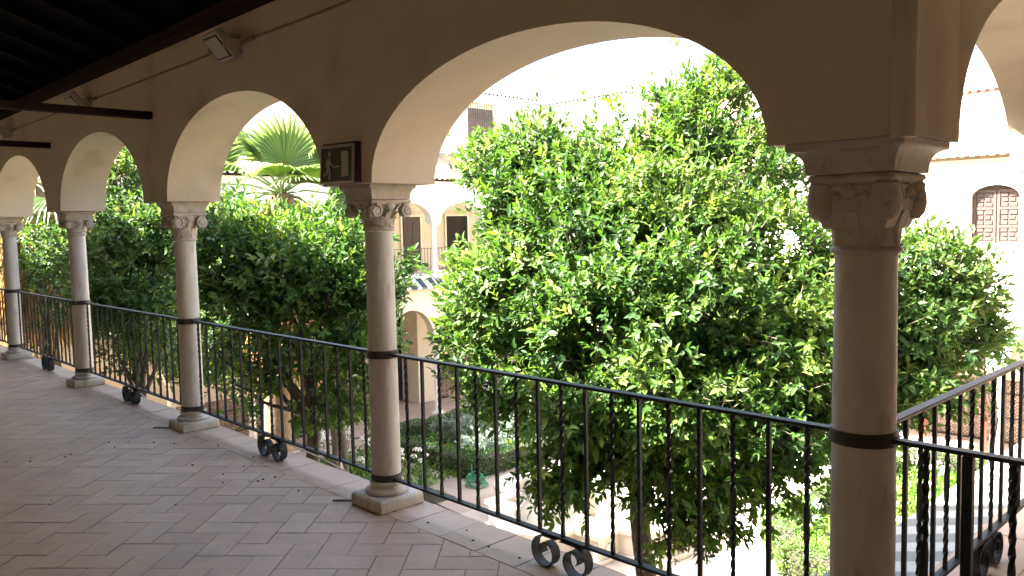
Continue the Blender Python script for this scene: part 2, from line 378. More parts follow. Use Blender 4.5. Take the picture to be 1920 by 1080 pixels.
# ------------------------------------------------------------------ gallery floor: herringbone tiles and a border
def clip(poly, planes):
    for a, b, c in planes:                     # keep a*x+b*y<=c
        out = []
        for i in range(len(poly)):
            p, q = poly[i], poly[(i+1) % len(poly)]
            dp, dq = a*p[0]+b*p[1]-c, a*q[0]+b*q[1]-c
            if dp <= 0: out.append(p)
            if dp*dq < 0:
                t = dp/(dp-dq); out.append((p[0]+(q[0]-p[0])*t, p[1]+(q[1]-p[1])*t))
        poly = out
        if len(poly) < 3: return None
    return poly
EDGE = 2.872; BI = 2.575
regions = [[(0,1,BI),(0,-1,1.3),(1,0,2.65),(-1,0,19)], [(0,-1,-BI-0.0005),(0,1,12),(-1,0,1.0),(1,0,2.65)]]
mb = MB(); tints = []
W, GAP = 0.152, 0.005
ca, sa = math.cos(R_(43.0)), math.sin(R_(43.0))
def tile_quad(x0, y0, x1, y1):
    g = GAP/2; return [(ca*x-sa*y-0.03, sa*x+ca*y+0.05) for x, y in ((x0+g,y0+g),(x1-g,y0+g),(x1-g,y1-g),(x0+g,y1-g))]
trnd = random.Random(3)
def put(poly, t):
    if poly is None: return
    dz = trnd.uniform(-0.0012, 0.0012)
    b = len(mb.v); mb.v += [(x, y, dz) for x, y in poly]; mb.face(list(range(b, b+len(poly)))); tints.append(t)
for i in range(-130, 100):
    for j in range(-70, 60):
        for (a, c, wx, wy) in ((i+2*j, i-2*j, 2, 1), (2+i+2*j, -1+i-2*j, 1, 2)):
            cx, cy = ca*a*W - sa*c*W, sa*a*W + ca*c*W
            if not (-19.5 < cx < 3.2 and -1.8 < cy < 12.5): continue
            if cy > 3.2 and cx < -1.6: continue
            q = tile_quad(a*W, c*W, (a+wx)*W, (c+wy)*W); t = min(1, max(0, trnd.gauss(0.5, 0.22)))
            for rg in regions: put(clip(q, rg), t)
x = -19.0
while x < -1.31:                                # border course along both edges
    put([(x+0.002, BI+0.004), (min(x+0.277, -1.302), BI+0.004), (min(x+0.277, -1.302), EDGE-0.002), (x+0.002, EDGE-0.002)], min(1, max(0, trnd.gauss(0.66, 0.2)))); x += 0.281
y = BI + 0.004
while y < 12:
    put([(-1.298, y), (-1.004, y), (-1.004, y+0.277), (-1.298, y+0.277)], min(1, max(0, trnd.gauss(0.66, 0.2)))); y += 0.281
mb.mi = [0]*len(mb.f)
nt_ = len(mb.f)
mb.box(-20.9, 2.64, -1.29, EDGE, -0.34, -0.0035, 1); mb.box(-1.302, 2.64, EDGE+0.0005, 12, -0.34, -0.0035, 1)
tints += [0.5]*(len(mb.f)-nt_)
tag(mb.build('gallery_floor', [M['tile'], M['mortar']], None, fattr=tints), kind='structure')

# ------------------------------------------------------------------ columns of the near gallery
def leafplate(mb, c, ang, r0, r1, zb, zt, wdt, out=0.025):
    """an acanthus leaf hugging the bell and curling outwards at its tip"""
    n = 7; vs = []; fs = []
    for i in range(n):
        t = i/(n-1); r = r0 + (r1-r0)*t + 0.006 + out*max(0, t-0.55)**1.5*3.3; z = zb + (zt-zb)*t - (0.02*max(0, t-0.85)/0.15 if t > 0.85 else 0)
        wd = wdt*(0.75+0.5*math.sin(math.pi*min(1, t*1.1)))*(1 if t < 0.8 else 1-(t-0.8)*3.4)
        for k in range(5):
            s_ = (k-2)/2; a = ang + s_*wd/max(r, 0.02); rr = r - 0.012*abs(s_)**1.5 + (0.004 if k in (1,3) else 0)
            vs.append((c[0]+rr*math.cos(a), c[1]+rr*math.sin(a), z))
    for i in range(n-1):
        for k in range(4): fs.append((i*5+k, i*5+k+1, i*5+k+6, i*5+k+5))
    mb.add(vs, fs, 0, True)
def spiral(r0, r1, turns, a0, n=44, pw=0.8):
    return [(math.cos(a0+2*math.pi*turns*t)*(r0+(r1-r0)*t**pw), math.sin(a0+2*math.pi*turns*t)*(r0+(r1-r0)*t**pw)) for t in [i/n for i in range(n+1)]]

def make_column(x, y, r, z_ast, z_imp, htop, hbot, label, plinth=0.150, worn=False):
    t = tag(empty('marble_column', (x, y, 0)), label, 'column', 'marble columns of the near gallery')
    ph = 0.074
    mb = MB(); mb.sqloft([(plinth, plinth, 0), (plinth+0.003, plinth+0.003, 0.01), (plinth, plinth, ph-0.012), (plinth-0.014, plinth-0.014, ph)])
    o = mb.build('plinth', M['marble'], t, bevel=0.007)
    mb = MB(); k = r/0.083
    mb.lathe([(0.118*k, ph+0.001), (0.126*k, ph+0.012), (0.122*k, ph+0.024), (0.108*k, ph+0.03), (0.094*k, ph+0.037), (0.090*k, ph+0.046), (0.093*k, ph+0.052), (0.1*k, ph+0.058), (0.1*k, ph+0.067), (0.09*k, ph+0.073), (0.086*k, ph+0.078)], 40); mb.build('base', M['marble'], t)
    mb = MB(); zb = ph+0.079
    mb.lathe([(0.088*k, zb), (r*1.02, zb+0.03), (r*1.015, zb+0.4), (r*0.99, zb+0.85), (r*0.955, z_ast-0.02), (r*0.975, z_ast-0.008), (r*0.98, z_ast-0.001)], 40); mb.build('shaft', M['marble'], t)
    for zc, nm in ((0.884, 'iron_band'), (0.163, 'iron_band')):
        mb = MB(); rr = r*1.035 + 0.004
        mb.lathe([(rr-0.006, zc-0.023), (rr, zc-0.022), (rr, zc+0.022), (rr-0.006, zc+0.023)], 40); mb.build(nm, M['collar'], t)
    # capital: astragal, bell, leaves, volutes, abacus
    ca_h = z_imp - z_ast; cap = empty('capital', (0, 0, 0), 0, t)
    mb = MB(); ra = r*1.0
    mb.lathe([(ra*1.0, z_ast), (ra*1.10, z_ast+0.006), (ra*1.12, z_ast+0.014), (ra*1.06, z_ast+0.022), (ra*0.99, z_ast+0.026)], 40); mb.build('astragal', M['stone'], cap)
    mb = MB(); ab = hbot*0.96; za = z_imp - 0.15*ca_h
    mb.lathe([(ra*0.98, z_ast+0.024), (ra*0.99, z_ast+0.35*ca_h), (ra*1.08, z_ast+0.6*ca_h), (ra*1.32, z_ast+0.78*ca_h), (ab*1.0, za)], 40)
    if worn:                      # smooth worn leaves: only shallow lobes
        for i in range(8):
            a = math.pi/4*i; leafplate(mb, (0,0), a, ra*0.985, ra*1.12, z_ast+0.03, z_ast+0.62*ca_h, 0.03, 0.02)
    else:
        for i in range(8):
            a = math.pi/4*i + math.pi/8; leafplate(mb, (0,0), a, ra*0.98, ra*1.08, z_ast+0.026, z_ast+0.52*ca_h, 0.032, 0.018)
        for i in range(8):
            a = math.pi/4*i; leafplate(mb, (0,0), a, ra*1.0, ra*1.2, z_ast+0.2*ca_h, z_ast+0.72*ca_h, 0.024, 0.02)
    mb.build('bell', M['stone'], cap)
    if worn:                      # weathered block with rounded corner volutes
        mb = MB(); zb_ = z_ast + 0.40*ca_h
        mb.sqloft([(ra*0.98, ra*0.98, zb_-0.02), (hbot*0.80, hbot*0.80, zb_+0.02), (hbot*0.86, hbot*0.86, zb_+0.05), (hbot*0.86, hbot*0.86, za)])
        for sx in (-1, 1):
            for sy in (-1, 1):
                c_ = (sx*hbot*0.72, sy*hbot*0.72, zb_+0.062); pr_ = [(0.006,-0.056),(0.026,-0.052),(0.041,-0.034),(0.047,-0.008),(0.046,0.02),(0.040,0.045),(0.043,0.058),(0.030,0.068),(0.006,0.07)]
                mb.lathe(pr_, 18, c_)
        for f in range(4):
            an = math.pi/2*f; c2, s2 = math.cos(an), math.sin(an)
            for uu, zz, rr in ((0.0, zb_+0.10, 0.026), (0.045, zb_+0.085, 0.016), (-0.045, zb_+0.085, 0.016)):
                v_ = hbot*0.86; mb.lathe([(0.004,-rr),(rr*0.8,-rr*0.55),(rr,0),(rr*0.8,rr*0.55),(0.004,rr)], 14, (c2*v_-s2*uu, s2*v_+c2*uu, zz))
        o_ = mb.build('corner_volutes', M['stone'], cap, bevel=0.012)
    mb = MB()                     # two scrolls on each of the four faces
    vr = 0.15*ca_h + 0.012; zc = za - vr*0.95
    for f in range(4):
        an = math.pi/2*f; c_, s_ = math.cos(an), math.sin(an)
        T = lambda u, v, z, c_=c_, s_=s_: (c_*v - s_*u, s_*v + c_*u, z)
        for sg in (-1, 1):
            cu = sg*(hbot - vr*0.72)
            path = [(cu + sg*px_, zc + pz_) for px_, pz_ in spiral(vr, vr*0.22, 1.6, math.pi/2)]
            path = [(cu - sg*hbot*0.55, za-0.004), (cu-sg*0.02, za-0.006)] + path if False else path
            mb.ribbon(path, hbot*0.86, hbot*1.06, vr*0.27, T)
            mb.lathe([(vr*0.80, 0), (vr*0.80, 0.001)], 20, (0,0,-50))
            # backing disc and eye
            b = len(mb.v); n = 20
            for v_ in (hbot*0.72, hbot*0.95):
                for k_ in range(n): mb.v.append(T(cu+vr*0.93*math.cos(2*math.pi*k_/n), v_, zc+vr*0.93*math.sin(2*math.pi*k_/n)))
            for k_ in range(n): mb.face([b+k_, b+(k_+1)%n, b+n+(k_+1)%n, b+n+k_], 0, True)
            mb.face([b+n+k_ for k_ in range(n)])
            b = len(mb.v)
            for v_, rr in ((hbot*0.95, vr*0.24), (hbot*1.05, vr*0.2), (hbot*1.075, vr*0.06)):
                for k_ in range(12): mb.v.append(T(cu+rr*math.cos(2*math.pi*k_/12), v_, zc+rr*math.sin(2*math.pi*k_/12)))
            for q in range(2):
                for k_ in range(12): mb.face([b+q*12+k_, b+q*12+(k_+1)%12, b+q*12+12+(k_+1)%12, b+q*12+12+k_], 0, True)
            mb.face([b+24+k_ for k_ in range(12)])
        # fleuron in the middle of the face
        b = len(mb.v)
        for v_, rr in ((ab*0.9, 0.03), (ab*1.04, 0.026), (ab*1.08, 0.01)):
            for k_ in range(10): mb.v.append(T(rr*math.cos(2*math.pi*k_/10), v_, za-0.006+rr*0.8*math.sin(2*math.pi*k_/10)))
        for q in range(2):
            for k_ in range(10): mb.face([b+q*10+k_, b+q*10+(k_+1)%10, b+q*10+10+(k_+1)%10, b+q*10+10+k_], 0, True)
        mb.face([b+20+k_ for k_ in range(10)])
    # drop the helper discs placed far below
    keep = [i for i, v in enumerate(mb.v) if v[2] > -10]; mp_ = {o_: n_ for n_, o_ in enumerate(keep)}
    ff = [(f, mi, sm) for f, mi, sm in zip(mb.f, mb.mi, mb.sm) if all(i in mp_ for i in f)]
    m2 = MB(); m2.v = [mb.v[i] for i in keep]
    for f, mi, sm in ff: m2.face([mp_[i] for i in f], mi, sm)
    if not worn: m2.build('volutes', M['stone'], cap)
    if worn: ab_k = 0.93
    else: ab_k = 1.0
    mb = MB(); mb.sqloft([(hbot*0.95*ab_k, hbot*0.95*ab_k, za), (hbot*ab_k, hbot*ab_k, za+0.3*(z_imp-za)), (hbot*1.05*ab_k, hbot*1.05*ab_k, za+0.55*(z_imp-za)), (hbot*1.05*ab_k, hbot*1.05*ab_k, z_imp-0.002)]); mb.build('abacus', M['stone'], cap, bevel=0.012 if worn else 0.004)
    mb = MB(); hh = HS - 0.001 - z_imp; prof = [(hbot, hbot, z_imp), (hbot, hbot, z_imp+0.14*hh)]
    for i in range(1, 9):
        t_ = i/8; d = (htop-hbot)*(1-math.cos(t_*math.pi/2)); prof.append((hbot+d, hbot+d, z_imp+hh*(0.14+0.60*math.sin(t_*math.pi/2))))
    prof.append((htop+0.004, htop+0.004, z_imp+hh*0.78)); prof.append((htop+0.004, htop+0.004, HS-0.001))
    mb.sqloft(prof); mb.build('impost', M['stone'], t, bevel=0.003)
    return t
make_column(X1, YC, 0.1005, 1.487, 1.745, 0.185, 0.142, 'thick near column with a worn capital, closest to the camera on the right', worn=True)
make_column(-3.893, YC, 0.083, 1.587, 1.762, 0.152, 0.131, 'slim marble column under the emergency exit sign')
make_column(-6.62, YC, 0.086, 1.532, 1.758, 0.15, 0.13, 'marble column under the nearer tie beam, with a carved scroll capital')
make_column(-9.42, YC, 0.085, 1.590, 1.774, 0.15, 0.13, 'marble column left of the tie beam column, next to last on the left')
make_column(-12.25, YC, 0.085, 1.582, 1.776, 0.15, 0.13, 'farthest marble column, at the left edge of the photo')
make_column(X1, YC+S2, 0.085, 1.58, 1.76, 0.16, 0.131, 'column cut off at the right edge of the photo')

# ------------------------------------------------------------------ iron railings
def bar_mesh(name, twist, z0, z1, hw):
    mb = MB(); b = 0; n = 30 if twist else 2
    for i in range(n+1):
        t = i/n; z = z0 + (z1-z0)*t
        if twist:
            tt = min(1, max(0, (t-0.06)/0.88)); ang = 2*math.pi*3.5*tt
            if 0.42 < t < 0.58: ang = 2*math.pi*3.5*(0.42-0.06)/0.88
            elif t >= 0.58: ang = 2*math.pi*3.5*((t-0.58)+(0.42-0.06))/0.88
            h_ = hw*(1.0 if 0.05 < t < 0.95 else 1.0)
        else: ang = 0; h_ = hw
        for sx, sy in ((-1,-1),(1,-1),(1,1),(-1,1)):
            mb.v.append((h_*(sx*math.cos(ang)-sy*math.sin(ang)), h_*(sx*math.sin(ang)+sy*math.cos(ang)), z))
    for i in range(n):
        for k in range(4): mb.face([i*4+k, i*4+(k+1)%4, i*4+4+(k+1)%4, i*4+4+k])
    mb.face([3,2,1,0]); e = n*4; mb.face([e,e+1,e+2,e+3])
    o = mb.build(name, M['iron']); me = o.data; bpy.data.objects.remove(o); return me
bar_plain = bar_mesh('baluster', False, 0.167, 0.8775, 0.0076); bar_twist = bar_mesh('baluster', True, 0.167, 0.8775, 0.0076)

def make_railing(L_, label, u_first=0.222, step=0.147, scroll=True):
    t = tag(empty('iron_railing'), label, 'railing', 'iron railings between the columns')
    mb = MB(); mb.box(0.088, L_-0.088, -0.021, 0.021, 0.878, 0.892); mb.build('top_rail', M['iron'], t, bevel=0.003)
    mb = MB(); mb.box(0.088, L_-0.088, -0.019, 0.019, 0.154, 0.167); mb.build('bottom_rail', M['iron'], t, bevel=0.003)
    k = 0; u = u_first
    while u < L_-0.12:
        o = bpy.data.objects.new('baluster', bar_plain if k % 2 else bar_twist); COL.objects.link(o); o.parent = t; o.location = (u, 0, 0)
        u += step; k += 1
    if scroll:
        T = lambda u, v, z: (L_/2+u, v, z)
        for sg in (-1, 1):
            mb = MB(); c = (sg*0.092, 0.0735)
            path = [(c[0]+(-1 if sg < 0 else 1)*a, c[1]+b) for a, b in spiral(0.071, 0.02, 1.3, math.pi/2, 50)]
            # spiral() turns towards -u first, mirror so both scrolls roll outwards
            path = [(c[0]-(a-c[0])*(-1 if sg < 0 else 1)*(1 if sg > 0 else -1)*(-1), b) for a, b in path] if False else path
            pts = [(c[0] + (1 if sg < 0 else -1)*a, c[1]+b) for a, b in spiral(0.078, 0.018, 1.34, math.pi/2, 60, 1.9)]
            pts = [(sg*0.012, 0.1512), (sg*0.05, 0.1515)] + pts
            mb.ribbon(pts, -0.027, 0.027, 0.0042, T); mb.build('scroll', M['iron'], t)
    return t
r1 = make_railing(S, 'black iron railing in the near bay, in front of the big orange tree'); r1.location = (X1-S, YC, 0)
labs = ['black iron railing left of the column under the exit sign, before the dark tree', 'black iron railing in the bay below the nearer tie beam, third from the right',
        'distant black iron railing between the two leftmost whole columns', 'last stub of black iron railing at the left edge of the photo']
for i, lb in enumerate(labs):
    c = copy_tree(r1); c.location = (X1-S*(i+2), YC, 0); c['label'] = lb
r2 = make_railing(S2, 'black iron railing rising to the right behind the gate, above the striped ledge'); r2.location = (X1, YC, 0); r2.rotation_euler = (0, 0, math.pi/2)
# gate closing the side gallery
gt = tag(empty('iron_gate', (X1, YC-0.01, 0)), 'dark iron barrier with thick twisted bars to the right of the near column', 'gate')
mb = MB(); mb.box(0.102, 3.75, -0.021, 0.021, 0.876, 0.890); mb.build('top_rail', M['iron'], gt, bevel=0.003)
mb = MB(); mb.box(0.102, 3.75, -0.021, 0.021, 0.10, 0.115); mb.build('bottom_rail', M['iron'], gt, bevel=0.003)
gb = bar_mesh('gate_bar', True, 0.115, 0.876, 0.0080)
for k in range(29):
    o = bpy.data.objects.new('gate_bar', gb); COL.objects.link(o); o.parent = gt; o.location = (0.202+0.122*k, 0, 0)
mb = MB(); mb.box(0.309, 0.339, -0.015, 0.015, 0.0, 0.875); mb.build('post', M['iron'], gt, bevel=0.003)
mb = MB(); mb.box(3.7, 3.744, -0.022, 0.022, 0.0, 0.875); mb.build('post', M['iron'], gt, bevel=0.003)

# striped tile ledge outside arcade two
mb = MB(); y = YB
k = 0
while y < 23:
    mb.add([(-1.306, y, -0.03), (-1.306, y+0.165, -0.03), (-1.80, y+0.165, -0.17), (-1.80, y, -0.17), (-1.306, y, -0.09), (-1.306, y+0.165, -0.09), (-1.80, y+0.165, -0.23), (-1.80, y, -0.23)],
           [(0,1,2,3),(4,5,6,7),(0,1,5,4),(1,2,6,5),(2,3,7,6),(3,0,4,7)], k % 2); y += 0.166; k += 1
tag(mb.build('tile_ledge', [M['tilewhite'], M['tilegrey']]), 'sloping grey and white striped tile ledge below the right-hand railing', 'ledge')
mb = MB(); mb.box(-1.30, -1.302+0.3, EDGE+0.003, 24, -5.2, -0.345); mb.box(-21, -1.304, 2.6, EDGE-0.05, -5.2, -0.345); mb.build('lower_wall', M['plaster'], G)

# ------------------------------------------------------------------ floodlights, conduit, exit sign, cables
for x, lb in ((-5.17, 'white floodlight above the arch left of the exit sign, nearest of the three'), (-8.18, 'white floodlight partly behind the nearer tie beam'), (-10.98, 'small far floodlight at the left edge, under the ceiling beam')):
    t = tag(empty('floodlight', (x, YF, 2.80)), lb, 'floodlight', 'floodlights along the arcade wall')
    Rm = Matrix.Translation((0, -0.10, 0.0)) @ Matrix.Rotation(R_(-50), 4, 'X')      # local -Z... lens looks down into the gallery
    mb = MB(); mb.box(-0.108, 0.108, -0.096, 0.096, -0.02, 0.035, M=Rm); mb.build('housing', M['lampbody'], t, bevel=0.006)
    mb = MB(); mb.box(-0.094, 0.094, -0.08, 0.08, -0.026, -0.0195, M=Rm); mb.build('rim', M['lamprim'], t)
    mb = MB(); mb.box(-0.082, 0.082, -0.068, 0.068, -0.029, -0.0255, M=Rm); mb.build('lens', M['lampglass'], t)
    mb = MB(); mb.box(0.111, 0.117, -0.13, -0.0, -0.03, 0.03); mb.box(-0.117, -0.111, -0.13, -0.0, -0.03, 0.03); mb.box(-0.117, 0.117, -0.006, 0.0, -0.05, 0.06); mb.build('bracket', M['lampbody'], t)
    mb = MB(); mb.tube([(0.118, -0.012, 0.010), (0.30, -0.012, 0.014)], 0.014, 10); mb.build('gland', M['conduit'], t)
mb = MB()
for a, b in ((-20, -11.1), (-10.68, -8.3), (-7.88, -5.29), (-4.87, -1.6)):
    n = 12; mb.tube([(a+(b-a)*i/n, YF-0.007, 2.815+0.002*math.sin(i*1.9)) for i in range(n+1)], 0.0075, 8)
tag(mb.build('cable_conduit', M['conduit']), 'thin brown cable conduit running along the arcade wall between floodlights', 'conduit')

t = tag(empty('exit_sign', (-3.915, YF, 1.957)), 'emergency exit sign with a running man and a doorway, above a slim column', 'sign')
t.rotation_euler = (R_(-2), R_(1.0), R_(2))
sw, sh = 0.158, 0.104
mb = MB(); mb.box(-sw+0.004, sw+0.012, -0.040, -0.002, -sh, sh+0.012); mb.build('casing', M['signside'], t, bevel=0.003)
mb = MB()
for a in ((-sw, sw, -sh, -sh+0.012), (-sw, sw, sh-0.014, sh), (-sw, -sw+0.012, -sh+0.012, sh-0.014), (sw-0.012, sw, -sh+0.012, sh-0.014)): mb.box(a[0], a[1], -0.052, -0.041, a[2], a[3])
mb.build('frame', M['signframe'], t, bevel=0.002)
mb = MB(); mb.box(-sw+0.012, sw-0.012, -0.047, -0.0405, -sh+0.012, sh-0.014); mb.build('panel', M['signdark'], t)
def flat(pts, name, m, y=-0.0475, th=0.002):
    mb = MB(); n = len(pts); vs = [(a, y-th, b) for a, b in pts] + [(a, y, b) for a, b in pts]
    mb.add(vs, [tuple(range(n)), tuple(range(n, 2*n))] + [(i, (i+1) % n, n+(i+1) % n, n+i) for i in range(n)]); return mb.build(name, m, t)
flat([(0.048, -0.070), (0.112, -0.066), (0.108, 0.066), (0.046, 0.068)], 'doorway_symbol', M['signfig'])
flat([(-0.035, -0.018), (0.03, -0.016), (0.03, -0.009), (-0.035, -0.011)], 'arrow', M['signfig'])
mb = MB()
def limb(pts, w_):
    P = [Vector((a, b)) for a, b in pts]
    for i in range(len(P)-1):
        d = (P[i+1]-P[i]).normalized(); nn = Vector((-d.y, d.x)); e0 = P[i]-d*w_*0.4; e1 = P[i+1]+d*w_*0.4
        q = [e0+nn*w_, e1+nn*w_*0.85, e1-nn*w_*0.85, e0-nn*w_]
        mb.add([(v.x, -0.0495, v.y) for v in q] + [(v.x, -0.0475, v.y) for v in q], [(0,1,2,3),(4,5,6,7),(0,1,5,4),(1,2,6,5),(2,3,7,6),(3,0,4,7)])
limb([(-0.075, 0.030), (-0.083, -0.012)], 0.013); limb([(-0.083, -0.012), (-0.066, -0.038), (-0.070, -0.078), (-0.058, -0.080)], 0.0075)
limb([(-0.085, -0.012), (-0.094, -0.048), (-0.122, -0.058)], 0.0075); limb([(-0.072, 0.028), (-0.056, 0.0), (-0.040, -0.004)], 0.0052); limb([(-0.080, 0.030), (-0.103, 0.012), (-0.108, -0.012)], 0.0052)
n = 16; mb.add([(-0.068+0.0125*math.cos(2*math.pi*k/n), -0.0495, 0.056+0.0135*math.sin(2*math.pi*k/n)) for k in range(n)], [tuple(range(n))])
mb.build('running_figure', M['signfig'], t)

def wire(pts, r_, m, lab):
    P = [Vector(p) for p in pts]; out = []
    for i in range(len(P)-1):
        p0, p1, p2, p3 = P[max(i-1,0)], P[i], P[i+1], P[min(i+2, len(P)-1)]
        for k in range(8):
            s_ = k/8; out.append(0.5*((2*p1)+(-p0+p2)*s_+(2*p0-5*p1+4*p2-p3)*s_*s_+(-p0+3*p1-3*p2+p3)*s_**3))
    out.append(P[-1]); mb = MB(); mb.tube(out, r_, 6); return tag(mb.build('cable', m), lab, 'cable')
wire([(-4.03, 2.865, 0.10), (-3.90, 2.885, 0.055), (-3.72, 2.888, 0.006), (-3.45, 2.888, -0.014), (-3.15, 2.888, -0.016), (-2.6, 2.888, -0.012), (-1.9, 2.888, -0.014)], 0.0042, M['cable_brown'], 'thin brown cable sagging from the slim column along the floor edge')
wire([(-8.35, 2.885, 0.02), (-8.0, 2.89, -0.04), (-7.5, 2.89, -0.06), (-7.0, 2.885, -0.02), (-6.72, 2.86, 0.05)], 0.005, M['cable_white'], 'pale cable sagging below the railing left of the tie beam column')
wire([(-6.5, 2.86, 0.10), (-6.1, 2.885, 0.065), (-5.7, 2.885, 0.05), (-5.3, 2.885, 0.04), (-4.9, 2.885, 0.02), (-4.6, 2.885, -0.01)], 0.005, M['cable_white'], 'pale cable running under the railing above a scroll foot')
# flat iron plates beside two plinths, crumbs of dry leaf on the tiles
for (x, y, lb) in ((-4.115, 2.545, 'flat dark iron plate on the floor beside the slim column'), (-6.80, 2.50, 'flat dark iron plate beside the plinth of the farther column')):
    mb = MB(); mb.box(-0.065, 0.065, -0.012, 0.012, 0.0015, 0.0065); o = mb.build('iron_plate', M['collar']); o.location = (x, y, 0); o.rotation_euler = (0, 0, R_(43)); tag(o, lb, 'plate')
CR = [(-6.61,1.50),(-6.50,1.47),(-6.41,1.55),(-6.61,1.35),(-6.63,2.04),(-6.50,2.14),(-6.45,2.02),(-6.46,1.94),(-6.20,2.16),(-6.37,2.28),(-6.20,2.37),(-6.71,1.70),(-6.44,1.68),(-6.49,1.73),(-5.53,2.23),(-5.16,2.28),(-4.99,2.20),(-4.89,2.33),(-4.87,2.34),(-4.85,2.37),(-4.86,2.41),(-5.23,2.46),(-5.41,2.62),(-4.48,2.45),(-4.85,2.49),(-4.79,1.82),(-5.44,1.33),(-5.37,1.30),(-5.95,2.54),(-5.90,2.58),(-7.45,2.72),(-7.27,2.57),(-7.50,2.52),(-7.72,2.40),(-9.11,2.24),(-7.78,2.28),(-7.47,2.08),(-3.46,2.66),(-3.22,2.73),(-3.09,2.66),(-2.97,2.66),(-2.76,2.67),(-3.74,2.64)]
c0 = None
for i, (x, y) in enumerate(CR):
    if c0 is None:
        mb = MB(); prof = [(0.002,0.0012),(0.0085,0.002),(0.010,0.006),(0.006,0.011),(0.001,0.012)]; mb.lathe(prof, 9)
        for k_, v in enumerate(mb.v): mb.v[k_] = (v[0]*(1+0.35*math.sin(k_*2.3)), v[1]*(0.8+0.3*math.cos(k_*1.7)), v[2])
        c0 = mb.build('leaf_crumb', M['crumb']); tag(c0, 'tiny dark crumb of dry leaf on the tiled floor', 'leaf crumb', 'dry leaf crumbs on the floor'); o = c0
    else: o = c0.copy(); COL.objects.link(o)
    s_ = rnd.uniform(0.4, 0.85)*(1.9 if i == 1 else 1)
    o.location = (x, y, 0); o.scale = (s_*rnd.uniform(0.9,1.6), s_, s_*0.7); o.rotation_euler = (0, 0, rnd.uniform(0, 6.28))
#@@FOLIAGE
# ------------------------------------------------------------------ foliage
rng = np.random.default_rng(11)
HK = np.array([[5.2, -3.1, 1.9], [2.4, 4.6, -4.4], [-3.0, 3.3, 5.4]])
def norm(a): return a/np.maximum(np.linalg.norm(a, axis=-1, keepdims=True), 1e-9)
LEAF_V = np.array([(0,0,0),(0,.34,-.02),(-.5,.30,.10),(.5,.30,.10),(0,.70,-.03),(-.37,.66,.07),(.37,.66,.07),(0,1,-.10)], dtype=np.float64)
LEAF_F = [(0,3,1),(0,1,2),(3,6,4,1),(1,4,5,2),(6,7,4),(4,7,5)]
def leaves_object(name, o, d, n, ln, wd, tint, material, parent=None):
    """one mesh made of separate leaf blades: origins o, directions d, normals n"""
    d = norm(d); n = norm(n - d*(n*d).sum(-1, keepdims=True)); s = np.cross(d, n)
    K = len(o); V = LEAF_V
    P = o[:, None, :] + ln[:, None, None]*(V[None, :, 1:2]*d[:, None, :] + V[None, :, 2:3]*n[:, None, :]) + (wd*ln)[:, None, None]*V[None, :, 0:1]*s[:, None, :]
    nv = len(V); verts = P.reshape(-1, 3)
    lens = np.array([len(f) for f in LEAF_F]); flat = np.concatenate([np.array(f) for f in LEAF_F])
    loops = (flat[None, :] + (np.arange(K)*nv)[:, None]).ravel()
    starts = (np.concatenate([[0], np.cumsum(lens)[:-1]])[None, :] + (np.arange(K)*lens.sum())[:, None]).ravel()
    me = bpy.data.meshes.new(name)
    me.vertices.add(len(verts)); me.vertices.foreach_set('co', verts.astype(np.float32).ravel())
    me.loops.add(len(loops)); me.loops.foreach_set('vertex_index', loops.astype(np.int32))
    me.polygons.add(len(starts)); me.polygons.foreach_set('loop_start', starts.astype(np.int32))
    me.polygons.foreach_set('use_smooth', np.ones(len(starts), dtype=bool))
    a = me.attributes.new('tint', 'FLOAT', 'FACE'); a.data.foreach_set('value', np.repeat(tint, len(LEAF_F)).astype(np.float32))
    me.materials.append(material); me.update(calc_edges=True); me.validate()
    ob = bpy.data.objects.new(name, me); COL.objects.link(ob)
    if parent: ob.parent = parent
    return ob
def rand_dir(k): return norm(rng.normal(size=(k, 3)))
